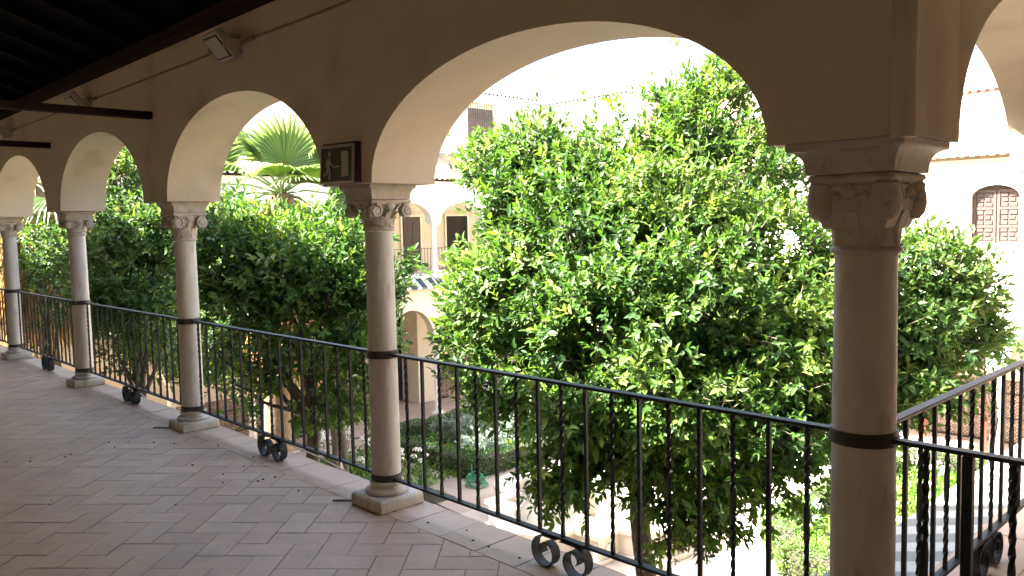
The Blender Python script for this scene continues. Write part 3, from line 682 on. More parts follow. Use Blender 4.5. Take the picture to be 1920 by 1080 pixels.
def shoots(blobs, dens, leaf, nleaf=7, spread=0.75, up=0.35, shell=0.55, young=0.5, ymin=None, zsq=0.92):
    """leafy shoots filling the outer part of each blob; returns arrays for leaves_object and the shoot stems"""
    O, D, N_, L_, T_ = [], [], [], [], []; stems = []
    ctr = np.average(np.array([b[:3] for b in blobs]), axis=0, weights=[b[3]**2 for b in blobs])
    for bx, by, bz, r, k in blobs:
        c = np.array((bx, by, bz)); m = max(3, int(dens*k*rng.uniform(0.72, 1.15)*(4*math.pi*r*r)*(1+0.5*r)))
        dr = rand_dir(m); u = rng.random(m); rad = r*(shell + (1-shell)*u**0.6)*(1+0.16*rng.normal(size=m))
        # lumps: push some directions outwards so that the outline is uneven
        lump = 0.88 + 0.24*np.sin(dr[:, 0]*5.1+bx*3)*np.sin(dr[:, 1]*4.7+by*5)*np.cos(dr[:, 2]*5.3+bz*2)
        pos = c + dr*(rad*lump)[:, None]*np.array((1, 1, zsq))
        outw = norm(pos - ctr)
        ax = norm(0.7*dr + 0.35*outw + np.array((0, 0, up)) + 0.45*rng.normal(size=(m, 3)))
        whip = rng.random(m) < 0.07; pos = pos + dr*(whip*r*0.34)[:, None] + np.array((0,0,1.))*(whip*r*0.12)[:, None]
        q3 = (pos-ctr) @ HK; keep = np.sin(q3 + np.array((0.3, 1.7, 4.1))).sum(1) > -1.05      # hollows in the crown
        
        if ymin is not None: keep &= (pos[:, 1] > ymin) & (pos[:, 0] < -1.62)
        pos, ax, rad = pos[keep], ax[keep], rad[keep]; m = len(pos)
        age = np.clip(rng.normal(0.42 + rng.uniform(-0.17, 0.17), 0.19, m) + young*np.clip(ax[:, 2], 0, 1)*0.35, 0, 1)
        slen = leaf*rng.uniform(1.0, 1.9, m)
        ref = np.where(np.abs(ax[:, 2:3]) > 0.9, np.array((1., 0, 0)), np.array((0, 0, 1.))); e1 = norm(np.cross(ax, ref)); e2 = np.cross(ax, e1)
        ph0 = rng.random(m)*6.28
        for j in range(nleaf):
            t = j/(nleaf-1); ph = ph0 + j*2.4 + 0.3*rng.normal(size=m)
            rdl = e1*np.cos(ph)[:, None] + e2*np.sin(ph)[:, None]
            sp = spread*(1.25 - 0.75*t)
            dd = norm(ax*(0.35+0.65*t) + rdl*sp - np.array((0, 0, 1))*0.22*rng.random((m, 1)) + 0.15*rng.normal(size=(m, 3)))
            nn = norm(ax*0.75 - rdl*0.2 + np.array((0, 0, 0.55)) + 0.28*rng.normal(size=(m, 3)))
            O.append(pos + ax*(slen*(t-0.5))[:, None]); D.append(dd); N_.append(nn)
            L_.append(leaf*rng.uniform(0.62, 1.22, m)*(1-0.25*t*rng.random(m))); T_.append(np.clip(age + 0.16*(t-0.5) + 0.1*rng.normal(size=m), 0, 1))
        stems.append((pos - ax*(slen*0.9)[:, None], pos + ax*(slen*0.5)[:, None]))
    return [np.concatenate(x) for x in (O, D, N_, L_, T_)], stems

def limb_path(a, b, sag=0.12, n=7):
    a, b = Vector(a), Vector(b); d = b-a; side = Vector((rnd.uniform(-1,1), rnd.uniform(-1,1), rnd.uniform(-0.4,0.8)))*d.length*sag
    return [a + d*(i/(n-1)) + side*math.sin(math.pi*i/(n-1)) + Vector((rnd.gauss(0,1), rnd.gauss(0,1), rnd.gauss(0,1)))*d.length*0.012*(0 < i < n-1) for i in range(n)]

def make_tree(label, blobs, foot, fork, dens, leaf, material, r_trunk=0.10, group=None, stem_every=3, ymin=None, nleaf=7, name='orange_tree', dead=0):
    t = tag(empty(name, foot), label, 'tree', group)
    f = Vector(foot); off = lambda p: Vector(p) - f
    mb = MB(); fk = off(fork)
    n = 14; base = Vector((0,0,-0.05)); pts = [base + (fk-base)*(i/(n-1)) + Vector((0.05*math.sin(i*0.8+foot[0]), 0.05*math.cos(i*0.9), 0)) for i in range(n)]
    pts[0] = base; pts[-1] = fk
    mb.tube(pts, [r_trunk*(1.5 - 0.75*min(1, i/3)) if i < 3 else r_trunk*(0.78+0.06*math.sin(i*1.7))*(1-0.15*i/n) for i in range(n)], 14)
    mb.build('trunk', M['bark'], t)
    mb = MB(); big = [b for b in blobs]
    for b in big:
        e = off(b[:3]); p = limb_path(fk*0.97, e, 0.10, 8); r0 = r_trunk*(0.20+0.28*b[3])
        mb.tube(p, [r0*(1-0.8*i/7) for i in range(8)], 7)
        for q in range(max(3, int(9*b[3]))):
            dv = Vector(tuple(rand_dir(1)[0]))*b[3]*0.85; p2 = limb_path(p[rnd.choice((5,6,7))], e+dv, 0.12, 5)
            mb.tube(p2, [r0*0.28*(1-0.75*i/4) for i in range(5)], 5)
    (O, D, N_, L_, T_), stems = shoots(blobs, dens, leaf, nleaf, ymin=ymin)
    O = O - np.array(foot)
    leaves_object('crown', O, D, N_, L_, rng.uniform(0.36, 0.5, len(O)), T_, material, t)
    for a, b in stems:
        for i in range(0, len(a), stem_every): mb.tube([off(a[i]), off(b[i])], [0.004, 0.0022], 3, 1, cap=False)
    for i in range(dead):     # bare grey twigs sticking out
        b = rnd.choice(blobs); p = off(b[:3]) + Vector(tuple(rand_dir(1)[0]))*b[3]*0.8; d = Vector((rnd.uniform(-1,1), rnd.uniform(-1,0.3), rnd.uniform(0,1)))*0.22
        mb.tube(limb_path(p, p+d, 0.1, 5), [0.004,0.0035,0.003,0.0025,0.0015], 4, 1, cap=False)
        for q in range(3): mb.tube(limb_path(p+d*rnd.uniform(0.3,0.8), p+d*rnd.uniform(0.6,1.1)+Vector((rnd.uniform(-1,1),rnd.uniform(-1,1),rnd.uniform(0,1)))*0.08, 0.1, 4), 0.0018, 3, 1, cap=False)
    mb.build('branches', [M['bark'], M['twig']], t)
    return t
MAIN=[ (-3.25,5.24,2.35,0.42,1.0),(-3.34,4.98,2.19,0.40,1.0),(-3.69,4.75,2.02,0.42,1.0),(-4.17,4.25,2.07,0.34,1.0),(-4.32,3.95,2.03,0.26,1.0),(-3.82,4.31,1.92,0.40,1.0),(-4.10,3.98,1.73,0.34,1.0),(-3.49,4.03,1.50,0.50,1.0),(-3.07,4.33,1.59,0.50,1.0),(-2.94,5.07,1.84,0.45,1.0),(-4.12,3.72,1.24,0.30,1.0),(-3.81,3.66,1.13,0.45,1.0),(-3.14,3.77,1.03,0.50,1.0),(-2.71,4.08,1.15,0.50,1.0),(-2.62,4.92,1.37,0.48,1.0),(-2.41,5.25,1.08,0.50,1.0),(-2.35,4.56,0.85,0.48,1.0),(-4.27,3.72,0.81,0.32,1.0),(-3.79,3.63,0.65,0.36,1.0),(-3.12,3.59,0.61,0.42,1.0),(-2.66,3.79,0.64,0.45,1.0),(-2.42,4.30,0.46,0.48,1.0),(-2.36,4.94,0.43,0.45,1.0),(-3.26,3.55,0.19,0.30,1.0),(-2.83,3.75,0.30,0.26,0.8),(-2.67,4.01,0.12,0.38,1.0),(-2.48,4.49,0.09,0.34,1.0),(-2.65,3.99,-0.19,0.17,0.7),(-2.70,3.79,-0.24,0.10,0.5),(-2.53,4.26,-0.21,0.13,0.6),(-3.36,3.56,-0.05,0.16,0.7),(-1.97,5.35,0.45,0.22,1.0),(-3.85,5.08,1.35,0.80,0.7),(-3.35,5.40,0.86,0.80,0.7),(-4.05,4.67,0.72,0.65,0.7),(-3.56,4.68,0.14,0.50,0.7),(-3.08,5.48,0.35,0.60,0.7),(-3.30,5.22,2.62,0.16,0.7),(-3.47,4.87,2.46,0.15,0.6) ]
TB=[ (-7.62,4.80,1.45,0.42,1.0),(-8.09,4.62,1.50,0.40,1.0),(-8.42,4.29,1.58,0.38,1.0),(-8.85,4.13,1.70,0.32,1.0),(-8.30,3.79,1.35,0.50,1.0),(-7.81,4.14,1.23,0.55,1.0),(-7.33,4.47,1.11,0.55,1.0),(-7.25,4.66,0.66,0.40,1.0),(-7.54,4.21,0.68,0.50,1.0),(-8.06,3.83,0.85,0.50,1.0),(-7.39,4.60,0.15,0.36,0.9),(-8.05,4.21,0.19,0.38,0.8),(-7.62,4.46,-0.32,0.28,0.7),(-7.30,4.66,-0.19,0.30,0.9),(-8.73,4.04,-0.11,0.38,0.7),(-8.46,4.60,1.07,0.90,0.6),(-8.72,3.81,0.34,0.40,0.5),(-7.02,5.06,1.32,0.20,0.7),(-7.25,4.90,0.98,0.32,0.9) ]
TC=[ (-12.68,4.27,2.45,0.45,1.0),(-12.32,4.30,1.97,0.55,1.0),(-12.84,4.02,1.67,0.50,1.0),(-11.78,4.38,1.51,0.60,1.0),(-12.08,4.03,1.14,0.70,1.0),(-11.50,4.31,0.85,0.50,1.0),(-12.32,3.87,0.61,0.50,1.0),(-11.79,4.11,0.40,0.50,1.0),(-13.02,4.51,1.26,1.00,0.7),(-12.28,4.40,-0.13,0.40,0.4),(-12.60,4.06,-0.20,0.35,0.4),(-12.96,4.29,2.70,0.30,1.0),(-11.63,4.56,1.73,0.40,1.0) ]
TD=[ (-18.44,4.70,1.62,0.50,1.0),(-18.2,4.9,1.9,0.3,0.8),(-18.60,4.46,0.87,0.50,0.8),(-17.66,4.68,0.57,0.50,0.8),(-17.94,4.89,1.29,0.60,1.0),(-17.96,4.58,-0.07,0.35,0.4),(-18.94,4.85,1.17,0.80,0.6),(-18.35,4.42,-0.51,0.30,0.2) ]
TE=[ (-3.12,8.71,1.11,0.50,1.0),(-2.85,8.83,1.00,0.48,1.0),(-2.69,9.12,0.72,0.30,1.0),(-3.05,8.28,0.50,0.50,1.0),(-2.77,8.70,0.38,0.42,1.0),(-2.63,9.13,0.34,0.20,1.0),(-2.88,8.11,-0.03,0.38,1.0),(-2.70,8.58,-0.03,0.30,1.0),(-3.49,8.58,0.77,0.60,1.0),(-3.33,8.23,0.06,0.50,1.0),(-3.05,8.81,1.35,0.26,1.0),(-3.16,9.18,0.52,0.70,0.7) ]
TF=[ (-3.86,14.58,-0.30,0.35,0.4),(-4.09,14.32,-0.54,0.40,0.5),(-3.77,14.66,-0.55,0.30,0.3) ]
GZ = -5.2
def push(bl, k): return [(x*k, y*k, 1.6+(z-1.6)*k, r*k, d) for x, y, z, r, d in bl]
MAIN = push(MAIN, 1.5)
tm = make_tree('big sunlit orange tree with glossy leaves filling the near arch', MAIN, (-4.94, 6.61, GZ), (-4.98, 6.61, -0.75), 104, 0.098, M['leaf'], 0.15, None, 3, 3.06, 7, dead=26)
for (x, y, z) in ((-2.66, 4.47, 1.22), (-2.42, 4.05, 0.52)):
    mb = MB(); mb.lathe([(0.002,-0.033),(0.02,-0.028),(0.034,-0.012),(0.036,0.004),(0.028,0.022),(0.012,0.033),(0.002,0.034)], 16); o = mb.build('orange_fruit', M['fruit'], tm); x, y, z = x*1.5, y*1.5, 1.6+(z-1.6)*1.5; o.location = (x+4.94, y-6.61, z-GZ)
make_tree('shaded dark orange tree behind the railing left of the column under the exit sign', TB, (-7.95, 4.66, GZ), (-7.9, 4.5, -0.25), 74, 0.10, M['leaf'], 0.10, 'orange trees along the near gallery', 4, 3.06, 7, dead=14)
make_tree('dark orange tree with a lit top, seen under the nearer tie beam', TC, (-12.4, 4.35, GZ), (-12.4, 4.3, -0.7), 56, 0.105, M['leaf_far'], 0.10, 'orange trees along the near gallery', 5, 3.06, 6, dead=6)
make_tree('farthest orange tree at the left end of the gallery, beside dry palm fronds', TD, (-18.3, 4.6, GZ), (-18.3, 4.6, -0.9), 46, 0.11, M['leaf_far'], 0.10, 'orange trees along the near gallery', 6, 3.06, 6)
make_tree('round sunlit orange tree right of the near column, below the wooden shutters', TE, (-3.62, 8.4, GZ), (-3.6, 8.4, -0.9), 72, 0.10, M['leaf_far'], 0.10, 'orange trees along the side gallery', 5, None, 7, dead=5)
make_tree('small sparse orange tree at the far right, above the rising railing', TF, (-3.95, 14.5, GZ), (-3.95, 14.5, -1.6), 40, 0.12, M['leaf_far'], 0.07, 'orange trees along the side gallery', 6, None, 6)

def ball(c, r, n, seed):
    q = random.Random(seed); return [(c[0]+q.gauss(0,0.5)*r, c[1]+q.gauss(0,0.5)*r, c[2]+q.gauss(0,0.4)*r, r*q.uniform(0.42,0.6), 1.0) for _ in range(n)]
make_tree('added orange tree in the left-hand bed, hidden behind the dark tree to shade the path', ball((-21.3, 8.6, -0.7), 2.2, 17, 5), (-21.3, 8.6, GZ), (-21.3, 8.6, -1.4), 26, 0.14, M['leaf_far'], 0.12, 'added shade trees in the left beds', 6, None, 6)  # added tree, hidden behind the dark one, casts shade on the path
make_tree('added orange tree left of the slim column, hidden to shade the fountain', ball((-15.9, 9.6, 0.2), 1.25, 12, 21), (-15.9, 9.6, GZ), (-15.9, 9.6, -1.3), 30, 0.13, M['leaf_far'], 0.12, 'added shade trees in the left beds', 6, None, 6)  # unseen tree put in to shade the fountain
make_tree('added orange tree nearest the fountain, hidden behind the dark tree to shade the basin front', ball((-14.2, 8.8, 0.0), 1.25, 12, 33), (-14.2, 8.8, GZ), (-14.2, 8.8, -1.3), 30, 0.13, M['leaf_far'], 0.12, 'added shade trees in the left beds', 6, None, 6)  # second unseen tree added to shade the front of the fountain
make_tree('added orange tree behind the dry palm trunk, hidden to shade the hose and path', ball((-18.3, 9.4, -0.7), 2.2, 17, 9), (-18.3, 9.4, GZ), (-18.3, 9.4, -1.5), 26, 0.14, M['leaf_far'], 0.12, 'added shade trees in the left beds', 6, None, 6)  # added out of sight to shade the hose and path

# ------------------------------------------------------------------ fan palms
def fan(mb, tints, base, direction, upv, R0, pet, spread=2.5, nseg=26, droop=0.25, dry=False):
    d = Vector(direction).normalized(); s = d.cross(Vector(upv)).normalized(); u = s.cross(d).normalized(); base = Vector(base)
    hub = base + d*pet + Vector((0,0,-0.18*pet*droop*2))
    nf = len(mb.f); mb.tube([base, base+d*pet*0.5+Vector((0,0,0.02)), hub], [0.022, 0.017, 0.012], 5); tints += [0.55]*(len(mb.f)-nf)
    for i in range(nseg):
        a = (i/(nseg-1)-0.5)*spread; dr = (d*math.cos(a) + s*math.sin(a)).normalized()
        Lg = R0*(0.80+0.25*math.cos(a*0.9))*rnd.uniform(0.92, 1.06); side = (-d*math.sin(a) + s*math.cos(a)).normalized()
        wmax = Lg*spread/nseg*0.56; P = []; tw = rnd.uniform(-0.12, 0.12)
        for t, wf in ((0.0, 0.06), (0.3, 0.62), (0.52, 1.0), (0.75, 0.42), (1.0, 0.03)):
            c = hub + dr*Lg*t + u*(0.06*Lg*math.sin(t*3)) + Vector((0,0,-1))*Lg*droop*(t**2.6)*(1.0+0.6*abs(a)) + side*tw*Lg*max(0, t-0.6)
            P.append((c - side*wmax*wf + u*0.10*wmax*wf, c - u*0.55*wmax*wf, c + side*wmax*wf + u*0.10*wmax*wf))
        b = len(mb.v); nf = len(mb.f)
        for q in P: mb.v += [tuple(x) for x in q]
        for k in range(4):
            for m_ in range(2): mb.face([b+k*3+m_, b+k*3+m_+1, b+k*3+m_+4, b+k*3+m_+3])
        tints += [min(1, max(0, rnd.gauss(0.5, 0.18)))]*(len(mb.f)-nf)
def make_palm(label, foot, crown, fronds, skirt, group='fan palms', R0=0.95):
    t = tag(empty('fan_palm', foot), label, 'palm', group); f = Vector(foot); c = Vector(crown)-f
    mb = MB(); n = 16; mb.tube([c*(i/(n-1)) + Vector((0.1*math.sin(i*0.35),0,0))*(1-i/(n-1)) for i in range(n)], [0.30-0.10*i/n+0.012*(i % 2) for i in range(n)], 14); mb.build('trunk', M['palmtrunk'], t)
    for d, pet, rr, up in fronds:
        mb = MB(); tn_ = []; fan(mb, tn_, c + Vector(d)*0.05, d, up, rr*R0, pet, droop=0.22); mb.build('frond', M['palm'], t, fattr=tn_)
    mb = MB(); tn_ = []
    for i in range(skirt):
        a = rnd.uniform(0, 6.28); z = -rnd.random()**0.8*2.6; d = Vector((math.cos(a), math.sin(a), rnd.uniform(-2.6, -1.2)))
        fan(mb, tn_, c + Vector((0,0,z)) + Vector((math.cos(a), math.sin(a), 0))*0.18, d, (math.cos(a), math.sin(a), 0.6), R0*0.72, 0.28, 1.5, 12, 0.35)
    if skirt: mb.build('dry_skirt', M['drypalm'], t, fattr=tn_)
    return t
camdir = Vector((0.86, -0.50, 0.0))
def fr(az_, elv): return (math.cos(az_)*math.cos(elv), math.sin(az_)*math.cos(elv), math.sin(elv))
fl = []
cz = math.atan2(-0.50, 0.86)
fl.append(((0.22, 0.05, 1.0), 0.45, 1.32, (0.80, -0.55, -0.15)))
fl.append(((-0.35, -0.40, 0.9), 0.75, 1.1, (0.45, 0.5, 0.4)))
fl.append(((0.45, 0.75, 0.75), 0.7, 1.1, (0.6, -0.5, 0.2)))          # the big upright fan facing the gallery
fl.append(((0.70, 0.75, 0.55), 0.95, 1.05, (0.7, -0.6, 0.6)))
fl.append(((-0.55, -0.75, 0.75), 0.95, 1.0, (0.8, -0.5, 0.3)))
fl.append(((-0.45, -0.90, 0.25), 1.05, 0.95, (0.5, -0.3, 0.8)))
fl.append(((0.80, 0.55, 0.05), 0.85, 0.9, (0.6, -0.7, 0.6)))
fl.append(((0.95, 0.30, -0.25), 0.8, 0.95, (0.4, -0.5, 0.9)))
for k in range(17):
    a = k*2.4; fl.append((fr(a, R_(rnd.uniform(-40, 60))), rnd.uniform(0.6, 0.95), rnd.uniform(0.65, 0.9), (math.cos(a)*-0.3, math.sin(a)*-0.3, 1)))
make_palm('green fan palm with fan-shaped fronds rising above the orange tree, left of the exit sign', (-14.05, 7.1, GZ), (-13.72, 7.42, 2.28), fl, 46)
fl2 = [(fr(k*2.4, R_(rnd.uniform(-50, 55))), rnd.uniform(0.7, 1.0), rnd.uniform(0.8, 1.0), (math.cos(k*2.4)*-0.3, math.sin(k*2.4)*-0.3, 1)) for k in range(6)]
make_palm('fan palm with golden dry fronds at the far left behind the orange trees', (-20.3, 5.1, GZ), (-20.2, 5.0, 2.75), fl2, 60, R0=1.15)

# ------------------------------------------------------------------ courtyard ground
mb = MB(); mb.add([(-300,-300,GZ),(300,-300,GZ),(300,300,GZ),(-300,300,GZ)], [(0,1,2,3)]); tag(mb.build('courtyard_ground', M['paving']), kind='structure')
mb = MB()
mb.add([(-14.6,2.9,GZ+0.004),(-1.4,2.9,GZ+0.004),(-1.4,24.0,GZ+0.004),(-14.6,24.0,GZ+0.004)], [(0,1,2,3)]); tag(mb.build('pale_path', M['palepath']), kind='structure')
# chequered kerb of the far-left wing and its raised gallery floor
mb = MB(); y = 4.0; k = 0
while y < 24: mb.box(-22.52, -22.40, y, y+0.235, GZ, GZ+0.035, k % 2); y += 0.24; k += 1
tag(mb.build('path_edging', [M['curbpale'], M['curbdark']]), kind='structure')

# ------------------------------------------------------------------ beds, hedges, shrubs
def bed(poly, z=GZ+0.02):
    mb = MB(); n = len(poly); mb.add([(x, y, z) for x, y in poly], [tuple(range(n))]); return tag(mb.build('flower_bed', M['soil']), kind='structure')
bed([(-21.2, 14.0), (-16.6, 14.0), (-16.4, 14.4), (-16.4, 21.6), (-21.2, 21.6)]); bed([(-21.2, 5), (-15.6, 5), (-15.6, 12.9), (-21.2, 12.9)])
bed([(-8.75, 15.7), (-7.5, 14.2), (-2.2, 14.2), (-2.2, 23.3), (-8.75, 23.3)])
def hedge_seg(label, pts, wdt=0.5, hgt=0.55, dens=900, leaf=0.055, tintc=0.35):
    O, D, N_ = [], [], []; t = tag(empty('box_hedge', (pts[0][0], pts[0][1], GZ)), label, 'hedge', 'clipped box hedges'); mb = MB(); org = np.array((pts[0][0], pts[0][1], GZ))
    for (x0, y0), (x1, y1) in zip(pts[:-1], pts[1:]):
        a = np.array((x0, y0)); b = np.array((x1, y1)); L_ = np.linalg.norm(b-a); dv = (b-a)/L_; nv = np.array((-dv[1], dv[0]))
        m = int(dens*L_*(wdt+2*hgt)); s_ = rng.random(m)*(L_+wdt)-wdt/2; q = rng.random(m)*(wdt+2*hgt); wob = 0.035*np.sin(s_*3.1)+0.03*np.sin(s_*7.3+1)+0.02*rng.normal(size=m)
        off_ = np.where(q < hgt, -wdt/2, np.where(q < hgt+wdt, q-hgt-wdt/2, wdt/2)); zz = np.where(q < hgt, q, np.where(q < hgt+wdt, hgt, hgt+wdt+hgt-q-0.0))
        zz = np.clip(zz, 0.02, hgt) + np.where((q >= hgt) & (q < hgt+wdt), wob, 0); off_ = off_ + np.where(q < hgt, -1, np.where(q < hgt+wdt, 0, 1))*wob
        out = np.where((q < hgt)[:, None], -np.array((nv[0], nv[1], -0.4))[None], np.where((q < hgt+wdt)[:, None], np.array((0, 0, 1.))[None], np.array((nv[0], nv[1], 0.4))[None]))
        p = np.stack([a[0]+dv[0]*s_+nv[0]*off_, a[1]+dv[1]*s_+nv[1]*off_, GZ+zz], 1)
        O.append(p); D.append(norm(out+0.9*rng.normal(size=(m, 3)))); N_.append(norm(out+0.6*rng.normal(size=(m, 3))))
        c_ = Matrix.Translation((a[0]-org[0], a[1]-org[1], 0)) @ Matrix.Rotation(math.atan2(dv[1], dv[0]), 4, 'Z')
        mb.box(0.0, L_, -wdt/2+0.06, wdt/2-0.06, 0.0, hgt-0.06, M=c_)
    mb.build('stems', M['bark'], t)
    O = np.concatenate(O)-org; D = np.concatenate(D); N_ = np.concatenate(N_)
    leaves_object('foliage', O, D, N_, leaf*rng.uniform(0.7, 1.3, len(O)), np.full(len(O), 0.55), np.clip(rng.normal(tintc, 0.2, len(O)), 0, 1), M['hedge'], t)
hedge_seg('clipped box hedge along the bed with silvery shrubs, seen behind the slim column', [(-16.55, 21.3), (-16.55, 14.3), (-21.0, 14.3)])
hedge_seg('low hedge at the far side of the silvery shrubs bed, beside the beige path', [(-20.95, 14.9), (-20.95, 21.3), (-17.1, 21.3)])
hedge_seg('yellow-green box hedge at the corner of the sunlit right-hand bed', [(-8.5, 23.0), (-8.5, 15.9), (-7.35, 14.45), (-2.6, 14.45)], tintc=0.72)
hedge_seg('olive hedge at the far side of the right-hand bed, behind the gate bars', [(-7.9, 23.05), (-2.6, 23.05)], tintc=0.5)
def shrub(label, c, rad, hgt, dens, leaf, m, group, wd=0.4):
    t = tag(empty('shrub', (c[0], c[1], GZ)), label, 'shrub', group)
    bl = []
    for k in range(9):
        a = rnd.uniform(0, 6.28); r = rnd.random()**0.5*rad*0.7; bl.append((r*math.cos(a), r*math.sin(a), hgt*rnd.uniform(0.4, 0.8), rad*rnd.uniform(0.3, 0.42), 1.0))
    (O, D, N_, L_, T_), st = shoots(bl, dens, leaf, 8, 0.6, 0.6, 0.3)
    k = O[:, 2] > 0.0; leaves_object('foliage', O[k], D[k], N_[k], L_[k], np.full(k.sum(), wd), T_[k], m, t)
    mb = MB()
    for a, b in st:
        for i in range(0, len(a), 6): mb.tube([(0,0,0.0), tuple(a[i]*np.array((0.6,0.6,0.6))), tuple(b[i])], [0.012, 0.006, 0.003], 3, cap=False)
    mb.build('stems', M['twig'], t); return t
sg = 'silvery shrubs in the far bed'
for x, y, r, lb in ((-19.6, 16.3, 0.95, 'silvery-leaved shrub nearest the slim column, left in its bed'), (-18.2, 17.6, 1.0, 'silvery shrub at the back of the bed under the orange tree'), (-17.5, 15.5, 0.85, 'pale silvery shrub beside the coil of green hose'), (-19.2, 18.9, 0.8, 'silvery shrub in the far corner of its bed')):
    shrub(lb, (x, y), r, 1.0, 55, 0.075, M['grey_leaf'], sg, 0.34)
shrub('yellow-green rounded bush at the corner of the hedge by the green hose', (-17.0, 14.6), 0.42, 0.72, 70, 0.06, M['hedge'], None, 0.5)
def strap_clump(x, y, s_=1.0, nb=34, fl_=0):
    me = MB(); tn_ = []
    for i in range(nb):
        a = rnd.uniform(0, 6.28); L_ = s_*rnd.uniform(0.5, 0.95); e = rnd.uniform(0.5, 1.25); side = Vector((-math.sin(a), math.cos(a), 0)); b = len(me.v); nf = len(me.f)
        for k in range(6):
            t_ = k/5; rr = L_*t_*math.cos(e)*(0.6+0.6*t_); z = L_*t_*math.sin(e) - L_*0.55*t_**2.6; wq = 0.022*s_*(1-t_**2*0.9); c = Vector((rr*math.cos(a), rr*math.sin(a), z))
            me.v += [tuple(c-side*wq+Vector((0,0,0.006))), tuple(c+side*wq+Vector((0,0,0.006)))]
        for k in range(5): me.face([b+2*k, b+2*k+1, b+2*k+3, b+2*k+2], 0, True)
        tn_ += [min(1, max(0, rnd.gauss(0.5, 0.25)))]*(len(me.f)-nf)
    return me, tn_
protos = []
for k in range(4):
    me, tn_ = strap_clump(0, 0, 1.0); o = me.build('strap_plant', M['strap'], fattr=tn_)
    fm = MB()
    for q in range(5):
        a = rnd.uniform(0, 6.28); r = rnd.uniform(0.02, 0.22); h_ = rnd.uniform(0.75, 1.05); tip = Vector((r*math.cos(a), r*math.sin(a), h_))
        fm.tube([(0,0,0), (r*0.3*math.cos(a), r*0.3*math.sin(a), h_*0.6), tuple(tip)], 0.006, 4, 1)
        for m_ in range(22):
            d = Vector(tuple(rand_dir(1)[0])); d.z = abs(d.z)*0.8; p = tip + d*0.075; s_ = d.cross(Vector((0.3,0.2,1))).normalized()*0.022; u_ = d.cross(s_).normalized()*0.022
            fm.add([p-s_, p+u_, p+s_, p-u_], [(0,1,2,3)], 0)
    fo = fm.build('flower_heads', [M['petal'], M['strap']], o); protos.append(o)
spots_r = [(-8.0,16.4),(-7.4,15.5),(-6.7,15.2),(-6.9,16.3),(-7.7,17.4),(-6.6,17.4),(-5.9,16.0),(-5.5,17.0),(-7.5,18.7),(-6.3,18.6),(-5.4,18.2),(-4.7,16.3),(-4.5,17.6),(-7.6,20.0),(-6.6,20.1),(-5.5,19.6),(-4.6,19.1),(-6.9,21.1),(-5.7,21.0),(-4.7,20.5),(-3.9,18.4),(-3.8,19.9),(-3.6,15.6),(-3.5,16.9)]
spots_l = [(-20.6,12.5),(-19.8,12.4),(-19.0,12.55),(-18.2,12.4),(-17.4,12.5),(-20.2,11.6),(-19.3,11.5),(-18.4,11.6),(-17.6,11.4),(-16.4,12.4),(-16.5,11.5)]
for i, (x, y) in enumerate(spots_r + spots_l):
    o = protos[i] if i < 4 else copy_tree(protos[i % 4])
    sc_ = rnd.uniform(0.75, 1.15); o.scale = (sc_, sc_, sc_); o.location = (x, y, GZ+0.02); o.rotation_euler = (0, 0, rnd.uniform(0, 6.28))
    if i < len(spots_r): tag(o, 'clump of strap leaves with white flower heads in the sunlit right-hand bed', 'plant', 'strap-leaved plants in the right-hand bed')
    else: tag(o, 'clump of strap leaves with white flowers in the bed below the left railing', 'plant', 'strap-leaved plants in the left-hand bed')
for (x, y, r) in ((-5.2, 15.3, 0.5), (-3.9, 21.2, 0.6)):
    shrub('low leafy bush among strap-leaved plants, ' + ('front of the right-hand bed' if y < 18 else 'back of the right-hand bed behind the gate'), (x, y), r, 0.7, 60, 0.07, M['hedge'], None, 0.5)
def ground_cover(name, label, x0, x1, y0, y1, n):
    O = np.stack([rng.uniform(x0, x1, n), rng.uniform(y0, y1, n), np.full(n, GZ+0.02)+0.12*rng.random(n)], 1)
    D = norm(np.array((0, 0, 0.9)) + 0.8*rng.normal(size=(n, 3))); N_ = norm(rng.normal(size=(n, 3)) + np.array((0, 0, 0.8)))
    o = leaves_object(name, O, D, N_, 0.12*rng.uniform(0.6, 1.5, n), np.full(n, 0.4), np.clip(rng.normal(0.5, 0.25, n), 0, 1), M['strap'])
    tag(o, label, 'ground cover', kind='stuff')
ground_cover('ground_cover', 'low leafy ground cover between the plants of the sunlit right-hand bed', -8.2, -2.3, 14.7, 22.9, 15000)
ground_cover('ground_cover', 'low leafy ground cover in the shaded left-hand beds', -21.0, -16.7, 5.2, 21.0, 12000)
# coil of green hose at the hedge corner
mb = MB()
for k, (r, z, ox, oy) in enumerate(((0.30,0.05,0,0),(0.27,0.12,0.02,0.03),(0.31,0.19,-0.02,0.0),(0.26,0.26,0.03,-0.02),(0.29,0.33,0.0,0.03),(0.24,0.42,-0.03,0.0),(0.30,0.09,0.05,0.04),(0.20,0.5,-0.02,0.02))):
    ph = rnd.uniform(0, 6.28); mb.tube([(ox+r*math.cos(ph+a*0.35), oy+r*math.sin(ph+a*0.35), z+0.035*math.sin(a*0.9+k)) for a in range(20)], 0.017, 6)
mb.tube([(-0.28,0.1,0.3),(-0.34,0.12,0.6),(-0.30,0.1,0.85),(-0.24,0.08,0.55),(-0.2,0.1,0.3)], 0.011, 6)
o = mb.build('garden_hose', M['hose']); o.location = (-15.92, 13.85, GZ); o.scale = (0.9, 0.9, 0.6); tag(o, 'coil of bright green garden hose on the ground at the hedge corner', 'hose')

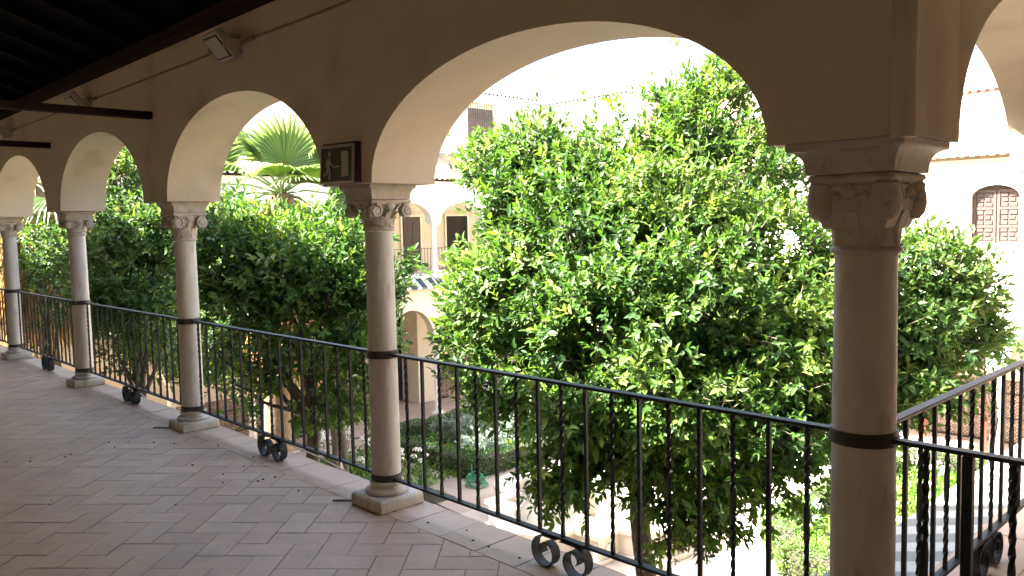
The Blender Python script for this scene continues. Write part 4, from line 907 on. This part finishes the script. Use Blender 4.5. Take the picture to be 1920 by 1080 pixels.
# ------------------------------------------------------------------ fountain basin with lobes and square corners
FC = (-11.9, 13.75)
def basin_outline(s_, r, n=14):
    out = []
    for k in range(4):                    # per side: corner, straight, semicircular lobe, straight
        a = k*math.pi/2; c_, sn = math.cos(a), math.sin(a); loc = [(s_, -s_)]
        loc += [(s_, -r)] + [(s_ + r*math.sin(math.pi*i/n)*0.95, -r*math.cos(math.pi*i/n)) for i in range(1, n)] + [(s_, r)]
        out += [(x*c_-y*sn, x*sn+y*c_) for x, y in loc]
    return out
def wall_loop(mb, o1, o2, z0_, z1_, mi=0):
    n = len(o1); b = len(mb.v)
    for x, y in o1: mb.v += [(x, y, z0_), (x, y, z1_)]
    for x, y in o2: mb.v += [(x, y, z0_), (x, y, z1_)]
    for i in range(n):
        j = (i+1) % n
        mb.face([b+2*i, b+2*j, b+2*j+1, b+2*i+1], mi); mb.face([b+2*n+2*j, b+2*n+2*i, b+2*n+2*i+1, b+2*n+2*j+1], mi)
        mb.face([b+2*i+1, b+2*j+1, b+2*n+2*j+1, b+2*n+2*i+1], mi); mb.face([b+2*j, b+2*i, b+2*n+2*i, b+2*n+2*j], mi)
t = tag(empty('fountain', (FC[0], FC[1], GZ)), 'pale stone fountain basin with rounded lobes and square corners behind the near railing', 'fountain')
mb = MB(); wall_loop(mb, basin_outline(1.62, 0.98), basin_outline(1.40, 0.80), 0.004, 0.52); mb.build('basin_wall', M['basin'], t)
mb = MB(); wall_loop(mb, basin_outline(1.70, 1.05), basin_outline(1.36, 0.77), 0.523, 0.63); wall_loop(mb, basin_outline(1.68, 1.03), basin_outline(1.625, 0.985), 0.005, 0.10); mb.build('coping', M['basin'], t, bevel=0.02)
mb = MB(); ol = basin_outline(1.41, 0.81); mb.add([(x, y, 0.30) for x, y in ol] + [(0,0,0.30)], [(i, (i+1) % len(ol), len(ol)) for i in range(len(ol))]); mb.build('water', M['water'], t)
mb = MB(); mb.lathe([(0.30,0.0),(0.28,0.1),(0.15,0.2),(0.12,0.75),(0.2,0.85),(0.65,0.98),(0.72,1.06),(0.68,1.07),(0.3,0.98),(0.05,0.97)], 36); mb.build('bowl', M['basin'], t)
for k in range(4):                        # carved rosettes on the faces
    a = k*math.pi/2+math.pi/4
    for sg in (-1, 1):
        mb = MB(); q = (1.64, sg*1.32); base = Matrix.Rotation(k*math.pi/2, 4, 'Z')
        for p_ in range(7):
            an = p_*math.pi*2/6; rr = 0 if p_ == 6 else 0.055; c = base @ Vector((q[0], q[1]+rr*math.cos(an), 0.32+rr*math.sin(an))); mb.lathe([(0.004,-0.03),(0.028,-0.02),(0.034,0),(0.028,0.02),(0.004,0.03)], 8, tuple(c))
        mb.build('rosette', M['petal'], t)

# ------------------------------------------------------------------ far wings
def tile_roof(mb, T, u0, u1, v0_, z0_, v1_, z1_, per=0.24, amp=0.055, rows=10, mi=0):
    n = int((u1-u0)/per*6); b = len(mb.v)
    for r in range(rows*2+1):
        t_ = (r//2 + (r % 2)*0.98)/rows if r < rows*2 else 1.0; st = 0.018*(1 if r % 2 == 0 else 0)
        for i in range(n+1):
            u = u0+(u1-u0)*i/n; wv = math.cos(2*math.pi*u/per); mb.v.append(tuple(T(u, v0_+(v1_-v0_)*t_, z0_+(z1_-z0_)*t_+amp*(wv if wv > -0.3 else -0.3)+st)))
    for r in range(rows*2):
        for i in range(n): mb.face([b+r*(n+1)+i, b+r*(n+1)+i+1, b+(r+1)*(n+1)+i+1, b+(r+1)*(n+1)+i], mi, True)
def tile_ends(mb, T, u0, u1, v, z, per=0.24, r=0.062, out=0.10, mi=0):  # half-disc plugs; the near-black ones paint the shade inside open tiles
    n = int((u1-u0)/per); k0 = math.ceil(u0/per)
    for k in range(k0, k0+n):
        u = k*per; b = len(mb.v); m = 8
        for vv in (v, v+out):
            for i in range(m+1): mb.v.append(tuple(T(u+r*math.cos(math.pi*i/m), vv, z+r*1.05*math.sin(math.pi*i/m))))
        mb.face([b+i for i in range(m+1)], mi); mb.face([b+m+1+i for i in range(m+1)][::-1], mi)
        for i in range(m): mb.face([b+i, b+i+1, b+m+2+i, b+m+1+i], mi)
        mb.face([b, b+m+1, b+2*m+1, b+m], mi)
def small_column(name, h_, r, m):
    mb = MB(); mb.sqloft([(r*1.7, r*1.7, 0), (r*1.7, r*1.7, 0.08)]); mb.lathe([(r*1.5, 0.081), (r*1.55, 0.12), (r*1.15, 0.17), (r, 0.2), (r*0.97, h_-0.42), (r*1.12, h_-0.41), (r*1.12, h_-0.385), (r*1.0, h_-0.37), (r*1.15, h_-0.27), (r*1.55, h_-0.16)], 18)
    mb.sqloft([(r*1.6, r*1.6, h_-0.16), (r*1.7, r*1.7, h_-0.11), (r*1.75, r*1.75, h_-0.10), (r*2.3, r*2.3, h_-0.02), (r*2.3, r*2.3, h_)]); o = mb.build(name, m); me = o.data; bpy.data.objects.remove(o); return me
def inst(me, name, parent, loc, rz=0):
    o = bpy.data.objects.new(name, me); COL.objects.link(o); o.parent = parent; o.location = loc; o.rotation_euler = (0, 0, rz); return o
col_up = small_column('column', 1.88, 0.095, M['white_wall']); col_lo = small_column('column', 2.80, 0.11, M['white_wall'])
WX = -23.0
W3 = tag(empty('arcaded_wing'), 'cream two-storey wing with arcades and striped tile ledge across the courtyard, on the left', 'building')
TY = lambda u, v, z: (v, u, z)       # u along Y, v is X
ys = [18.43+2.4*k for k in range(-6, 3)]
mb = MB(); cen = [y+1.2 for y in ys[:-1]]
arcade(mb, TY, 3.0, 24.2, cen, 0.98, 1.88, 0.61, WX, WX-0.34, 3.05, 22); mb.box(WX-0.36, WX+0.025, 3.0, 24.2, 3.053, 3.13); mb.box(WX-0.36, WX+0.07, 3.0, 24.2, 3.133, 3.24)
weld(mb.build('upper_arcade', M['white_wall'], W3), 0.0005)
mb = MB(); arcade(mb, TY, 3.0, 24.2, cen, 0.98, -2.40, 1.12, WX, WX-0.34, -0.68, 22); mb.box(WX-0.36, WX+0.04, 3.0, 24.2, -0.677, -0.60); mb.box(WX-0.36, WX+0.02, 3.0, 24.2, -0.597, -0.02)
weld(mb.build('lower_arcade', M['cream_wall'], W3), 0.0005)
for y in ys:
    inst(col_up, 'column', W3, (WX-0.17, y, 0.0)); inst(col_lo, 'column', W3, (WX-0.17, y, GZ))
mb = MB(); y = 3.0; k = 0
while y < 24:      # sloping striped ledge
    mb.add([(WX+0.03, y, -0.16), (WX+0.03, y+0.235, -0.16), (WX+0.42, y+0.235, -0.46), (WX+0.42, y, -0.46), (WX+0.03, y, -0.22), (WX+0.03, y+0.235, -0.22), (WX+0.42, y+0.235, -0.52), (WX+0.42, y, -0.52)], [(0,1,2,3),(4,5,6,7),(0,1,5,4),(1,2,6,5),(2,3,7,6),(3,0,4,7)], k % 2); y += 0.236; k += 1
mb.build('tile_ledge', [M['tilewhite'], M['tileblue']], W3)
mb = MB(); mb.box(-26.7, -26.3, 3.0, 27.5, GZ, 4.4); mb.build('back_wall', M['cream_wall'], W3)
mb = MB(); mb.box(-26.28, WX-0.37, 3.0, 24.2, -0.3, -0.03); mb.box(-26.28, WX-0.37, 3.0, 24.2, 3.06, 3.2); mb.build('gallery_floor_slab', M['plaster'], W3)
mb = MB(); mb.box(-26.298, -26.27, 3.0, 17.6, GZ, -4.0); mb.box(-26.298, -26.27, 21.2, 24.2, GZ, -3.85); mb.box(-25.198, -25.17, 19.95, 20.58, GZ, -3.85); mb.box(-26.298, -26.27, 20.61, 21.19, GZ, -3.85); mb.build('tiled_dado', M['azulejo'], W3)
mb = MB(); mb.box(-26.298, -25.2, 19.11, 20.6, GZ, -0.72); mb.build('doorway_pier', M['cream_wall'], W3)
mb = MB(); mb.box(-26.298, -26.25, 17.65, 19.10, GZ, -1.6); mb.build('dark_doorway', M['dark'], W3)  # dark panel on the solid wall, painted shade of a room behind
for nm, y0, y1, zt, m in (('door', 19.31, 20.2, 2.05, 'door'), ('dark_doorway', 21.55, 22.7, 2.07, 'dark'), ('door', 6.2, 7.1, 2.05, 'door')):
    d = empty(nm, (-26.3, y0, 0), 0, W3)
    mb = MB(); mb.box(0.003, 0.05, 0, y1-y0, -0.03, zt); mb.build('leaf', M[m], d)  # for the dark doorway, a near-black sheet painted as the shade within
    mb = MB(); mb.box(0.003, 0.075, -0.07, -0.001, -0.03, zt+0.07); mb.box(0.003, 0.075, y1-y0+0.001, y1-y0+0.07, -0.03, zt+0.07); mb.box(0.003, 0.075, 0, y1-y0, zt+0.001, zt+0.07); mb.build('frame', M['white_wall'], d)
    if nm == 'door':
        mb = MB()
        for zz in (0.15, 0.75, 1.35):
            for q in range(2): mb.box(0.051, 0.066, 0.08+q*0.42, 0.40+q*0.42, zz, zz+0.48)
        mb.build('panels', M['door'], d, bevel=0.008)
mb = MB(); mb.box(-26.297, -26.26, 3, 24.2, 2.22, 2.27); mb.build('string_course', M['plaster'], W3)
mb = MB()
for y in np.arange(5.0, 23.6, 0.13): mb.box(WX-0.175, WX-0.163, y, y+0.012, 0.10, 0.86)
mb.box(WX-0.19, WX-0.15, 4.0, 23.9, 0.861, 0.88); mb.box(WX-0.18, WX-0.16, 4.0, 23.9, 0.08, 0.0995); mb.build('railing', M['grille'], W3)
mb = MB(); tile_roof(mb, TY, 3.0, 24.4, WX+0.34, 3.30, -26.48, 4.62); tile_ends(mb, TY, 3.0, 24.0, WX+0.345, 3.275, out=-0.08, mi=1); mb.build('roof', [M['rooftile'], M['hollow_shade']], W3)
mb = MB(); mb.box(-31.5, -26.52, 3.0, 27.3, 4.42, 7.18); mb.box(-26.517, -26.40, 3.0, 27.2, 6.98, 7.18); mb.box(-26.517, -26.44, 3.0, 27.2, 6.86, 6.977)
for y0 in (22.95, 17.6): pass
mb.build('upper_wall', M['white_wall'], W3)
mb = MB(); tile_roof(mb, TY, 3.0, 27.2, -26.10, 7.24, -29.5, 8.5); tile_ends(mb, TY, 3.0, 27.0, -26.095, 7.215, out=-0.08, mi=1); mb.build('upper_roof', [M['rooftile'], M['hollow_shade']], W3)
for y0 in (23.05, 17.4):
    wn = empty('window', (-26.515, y0, 5.3), 0, W3)
    mb = MB(); mb.box(0.0, 0.03, 0.0, 1.45, 0.0, 1.35); mb.build('pane', M['windowdark'], wn)
    mb = MB(); mb.box(0.0, 0.30, -0.14, 1.59, 1.55, 1.63); mb.box(0.0, 0.06, -0.1, -0.002, 0, 1.548); mb.box(0.0, 0.06, 1.452, 1.55, 0, 1.548); mb.build('surround', M['white_wall'], wn)
    mb = MB()
    for q in range(12): mb.box(0.24, 0.256, 0.0+q*0.13, 0.016+q*0.13, -0.1, 1.548)
    for zz in (0.3, 0.95): mb.box(0.237, 0.259, -0.02, 1.47, zz, zz+0.02)
    mb.build('grille', M['grille'], wn)

W4 = tag(empty('facade_wing'), 'overexposed white far wing with wooden shutters and a barrel tile roof, facing the gallery', 'building')
WY = 24.2
xs = [-6.62+2.4*k for k in range(-6, 3)]; cenx = [x+1.2 for x in xs[:-1]]
TX = lambda u, v, z: (u, v, z)
mb = MB(); arcade(mb, TX, -22.98, 1.5, cenx, 0.98, -2.40, 1.12, WY, WY+0.34, -0.90, 22); weld(mb.build('lower_arcade', M['white_wall'], W4), 0.0005)
for x in xs: inst(col_lo, 'column', W4, (x, WY+0.17, GZ))
# upper wall around the shutter opening (X -7.35..-6.15, z .88..2.42)
wx0, wx1, wz0, wz1, arc = -7.33, -6.17, 0.88, 2.12, 0.32
mb = MB(); mb.box(-22.98, wx0, WY, WY+0.4, -0.897, 3.12); mb.box(wx1, 1.5, WY, WY+0.4, -0.897, 3.12); mb.box(wx0+0.0005, wx1-0.0005, WY, WY+0.4, -0.897, wz0)
n = 20; cx_ = (wx0+wx1)/2; hw = (wx1-wx0)/2; pr = None
for i in range(n+1):
    tq = math.pi*(1-i/n); p_ = (cx_+hw*math.cos(tq), wz1+arc*math.sin(tq))
    if pr: mb.add([(pr[0],WY,pr[1]),(p_[0],WY,p_[1]),(p_[0],WY,3.12),(pr[0],WY,3.12),(pr[0],WY+0.4,pr[1]),(p_[0],WY+0.4,p_[1]),(p_[0],WY+0.4,3.12),(pr[0],WY+0.4,3.12)], [(0,1,2,3),(7,6,5,4),(0,4,5,1)])
    pr = p_
mb.build('upper_wall', M['white_wall'], W4)
mb = MB(); mb.box(-22.98, 1.5, WY-0.06, WY-0.001, -0.72, -0.62); mb.box(-22.98, 1.5, WY-0.04, WY-0.001, -0.86, -0.80); mb.box(-22.98, 1.5, WY-0.03, WY-0.001, 2.60, 2.63); mb.box(-22.98, 1.5, WY-0.05, WY-0.001, 2.98, 3.05); mb.box(-22.98, 1.5, WY-0.10, WY-0.001, 3.053, 3.13); mb.build('string_course', M['cream_wall'], W4)
ws = empty('shutters', (wx0, WY+0.16, wz0), 0, W4)
mb = MB(); hgt = wz1+arc-wz0
for q in range(2):
    x0 = 0.02+q*0.58
    mb.box(x0, x0+0.07, 0, 0.06, 0, 1.42); mb.box(x0+0.49, x0+0.56, 0, 0.06, 0, 1.42)
    for zz in (0.0, 0.42, 0.90, 1.36): mb.box(x0+0.0705, x0+0.4895, 0, 0.055, zz, zz+0.075)
    for z_a, z_b in ((0.0755, 0.4195), (0.4955, 0.8995), (0.9755, 1.3595)):
        mb.box(x0+0.0705, x0+0.4895, 0.03, 0.05, z_a, z_b)
        hh = (z_b-z_a)/3
        for r in range(3):
            off_ = 0.05 if r % 2 else 0.0
            mb.box(x0+0.09+off_, x0+0.25, 0.008, 0.029, z_a+r*hh+0.015, z_a+(r+1)*hh-0.015); mb.box(x0+0.29, x0+0.47-off_, 0.008, 0.029, z_a+r*hh+0.015, z_a+(r+1)*hh-0.015)
mb.box(0.0, 1.16, 0.065, 0.09, 0, hgt)
mb.build('panels', M['shutter'], ws, bevel=0.004)
mb = MB(); tile_roof(mb, TX, -22.6, 1.5, WY-0.36, 3.22, 27.45, 5.35); tile_ends(mb, TX, -22.6, 1.2, WY-0.365, 3.195, out=0.08, mi=1); mb.build('roof', [M['rooftile'], M['rooftile']], W4)
mb = MB(); mb.box(-22.98, 1.5, 27.3, 27.7, GZ, 5.3); mb.build('back_wall', M['cream_wall'], W4)
mb = MB(); mb.box(-22.98, 1.5, 27.262, 27.297, GZ, -3.28); mb.build('tiled_dado', M['azulejo'], W4)
mb = MB(); mb.box(-26.5, -20.95, 27.32, 33, 5.36, 6.95); mb.box(-26.39, -20.9, 27.22, 27.317, 6.72, 6.95); mb.build('upper_storey', M['white_wall'], W4)
mb = MB(); tile_roof(mb, TX, -26.2, -20.8, 27.0, 6.98, 31, 8.0); tile_ends(mb, TX, -26.1, -20.9, 26.995, 6.955, out=0.08, mi=1); mb.build('upper_roof', [M['rooftile'], M['hollow_shade']], W4)
mb = MB(); tile_roof(mb, TX, -20.9, 1.5, 27.1, 5.42, 30, 6.7); mb.build('upper_roof', M['rooftile'], W4)
mb = MB(); mb.box(-22.5, 1.5, WY-0.2, 27.25, GZ+0.004, GZ+0.02); tag(mb.build('gallery_pavement', M['palepath']), kind='structure')
# red posts and a turret beyond the roofs
for i, (x, y, h_, lb) in enumerate(((-9.16, 26.45, 0.95, 'red post leftmost in the far gallery, half hidden by leaves'), (-8.51, 26.6, 1.3, 'red post second from the left before the tiled wall'), (-8.22, 26.8, 1.35, 'red post third from the left, close behind its neighbour'), (-7.3, 25.9, 1.55, 'red post nearest the white column on the right'))):
    t = tag(empty('red_post', (x, y, GZ+0.02)), lb, 'post', 'red posts in the far gallery')
    mb = MB(); mb.lathe([(0.12, 0.001), (0.12, 0.02), (0.035, 0.04)], 16); mb.build('foot', M['redpost'], t)
    mb = MB(); mb.lathe([(0.032, 0.041), (0.032, h_-0.05), (0.040, h_-0.04), (0.040, h_-0.01), (0.02, h_)], 12); mb.build('shaft', M['redpost'], t)
t = tag(empty('turret', (-28.8, 30.6, 8.35)), 'small white rooftop turret with an ochre ring and a thin rod, above the far roofs', 'turret')
mb = MB(); mb.lathe([(0.62, -1.0), (0.62, 1.15), (0.70, 1.2)], 24); mb.build('drum', M['white_wall'], t)
mb = MB(); mb.lathe([(0.72, 1.2), (0.86, 1.27), (0.88, 1.36), (0.80, 1.42)], 24); mb.build('cornice', M['yellow'], t)
mb = MB()
for k in range(16): mb.box(0.82, 0.86, -0.07, 0.07, 1.44, 1.56, M=Matrix.Rotation(k*math.pi/8, 4, 'Z'))
mb.build('crenels', M['rooftile'], t)
mb = MB(); mb.lathe([(0.78, 1.42), (0.7, 1.75), (0.45, 2.1), (0.1, 2.3), (0.03, 2.35)], 24); mb.build('dome', M['white_wall'], t)
mb = MB(); mb.tube([(0.1,0,2.2),(0.1,0,3.6)], 0.03, 6); mb.build('rod', M['grille'], t); t.scale = (0.58, 0.58, 0.58)
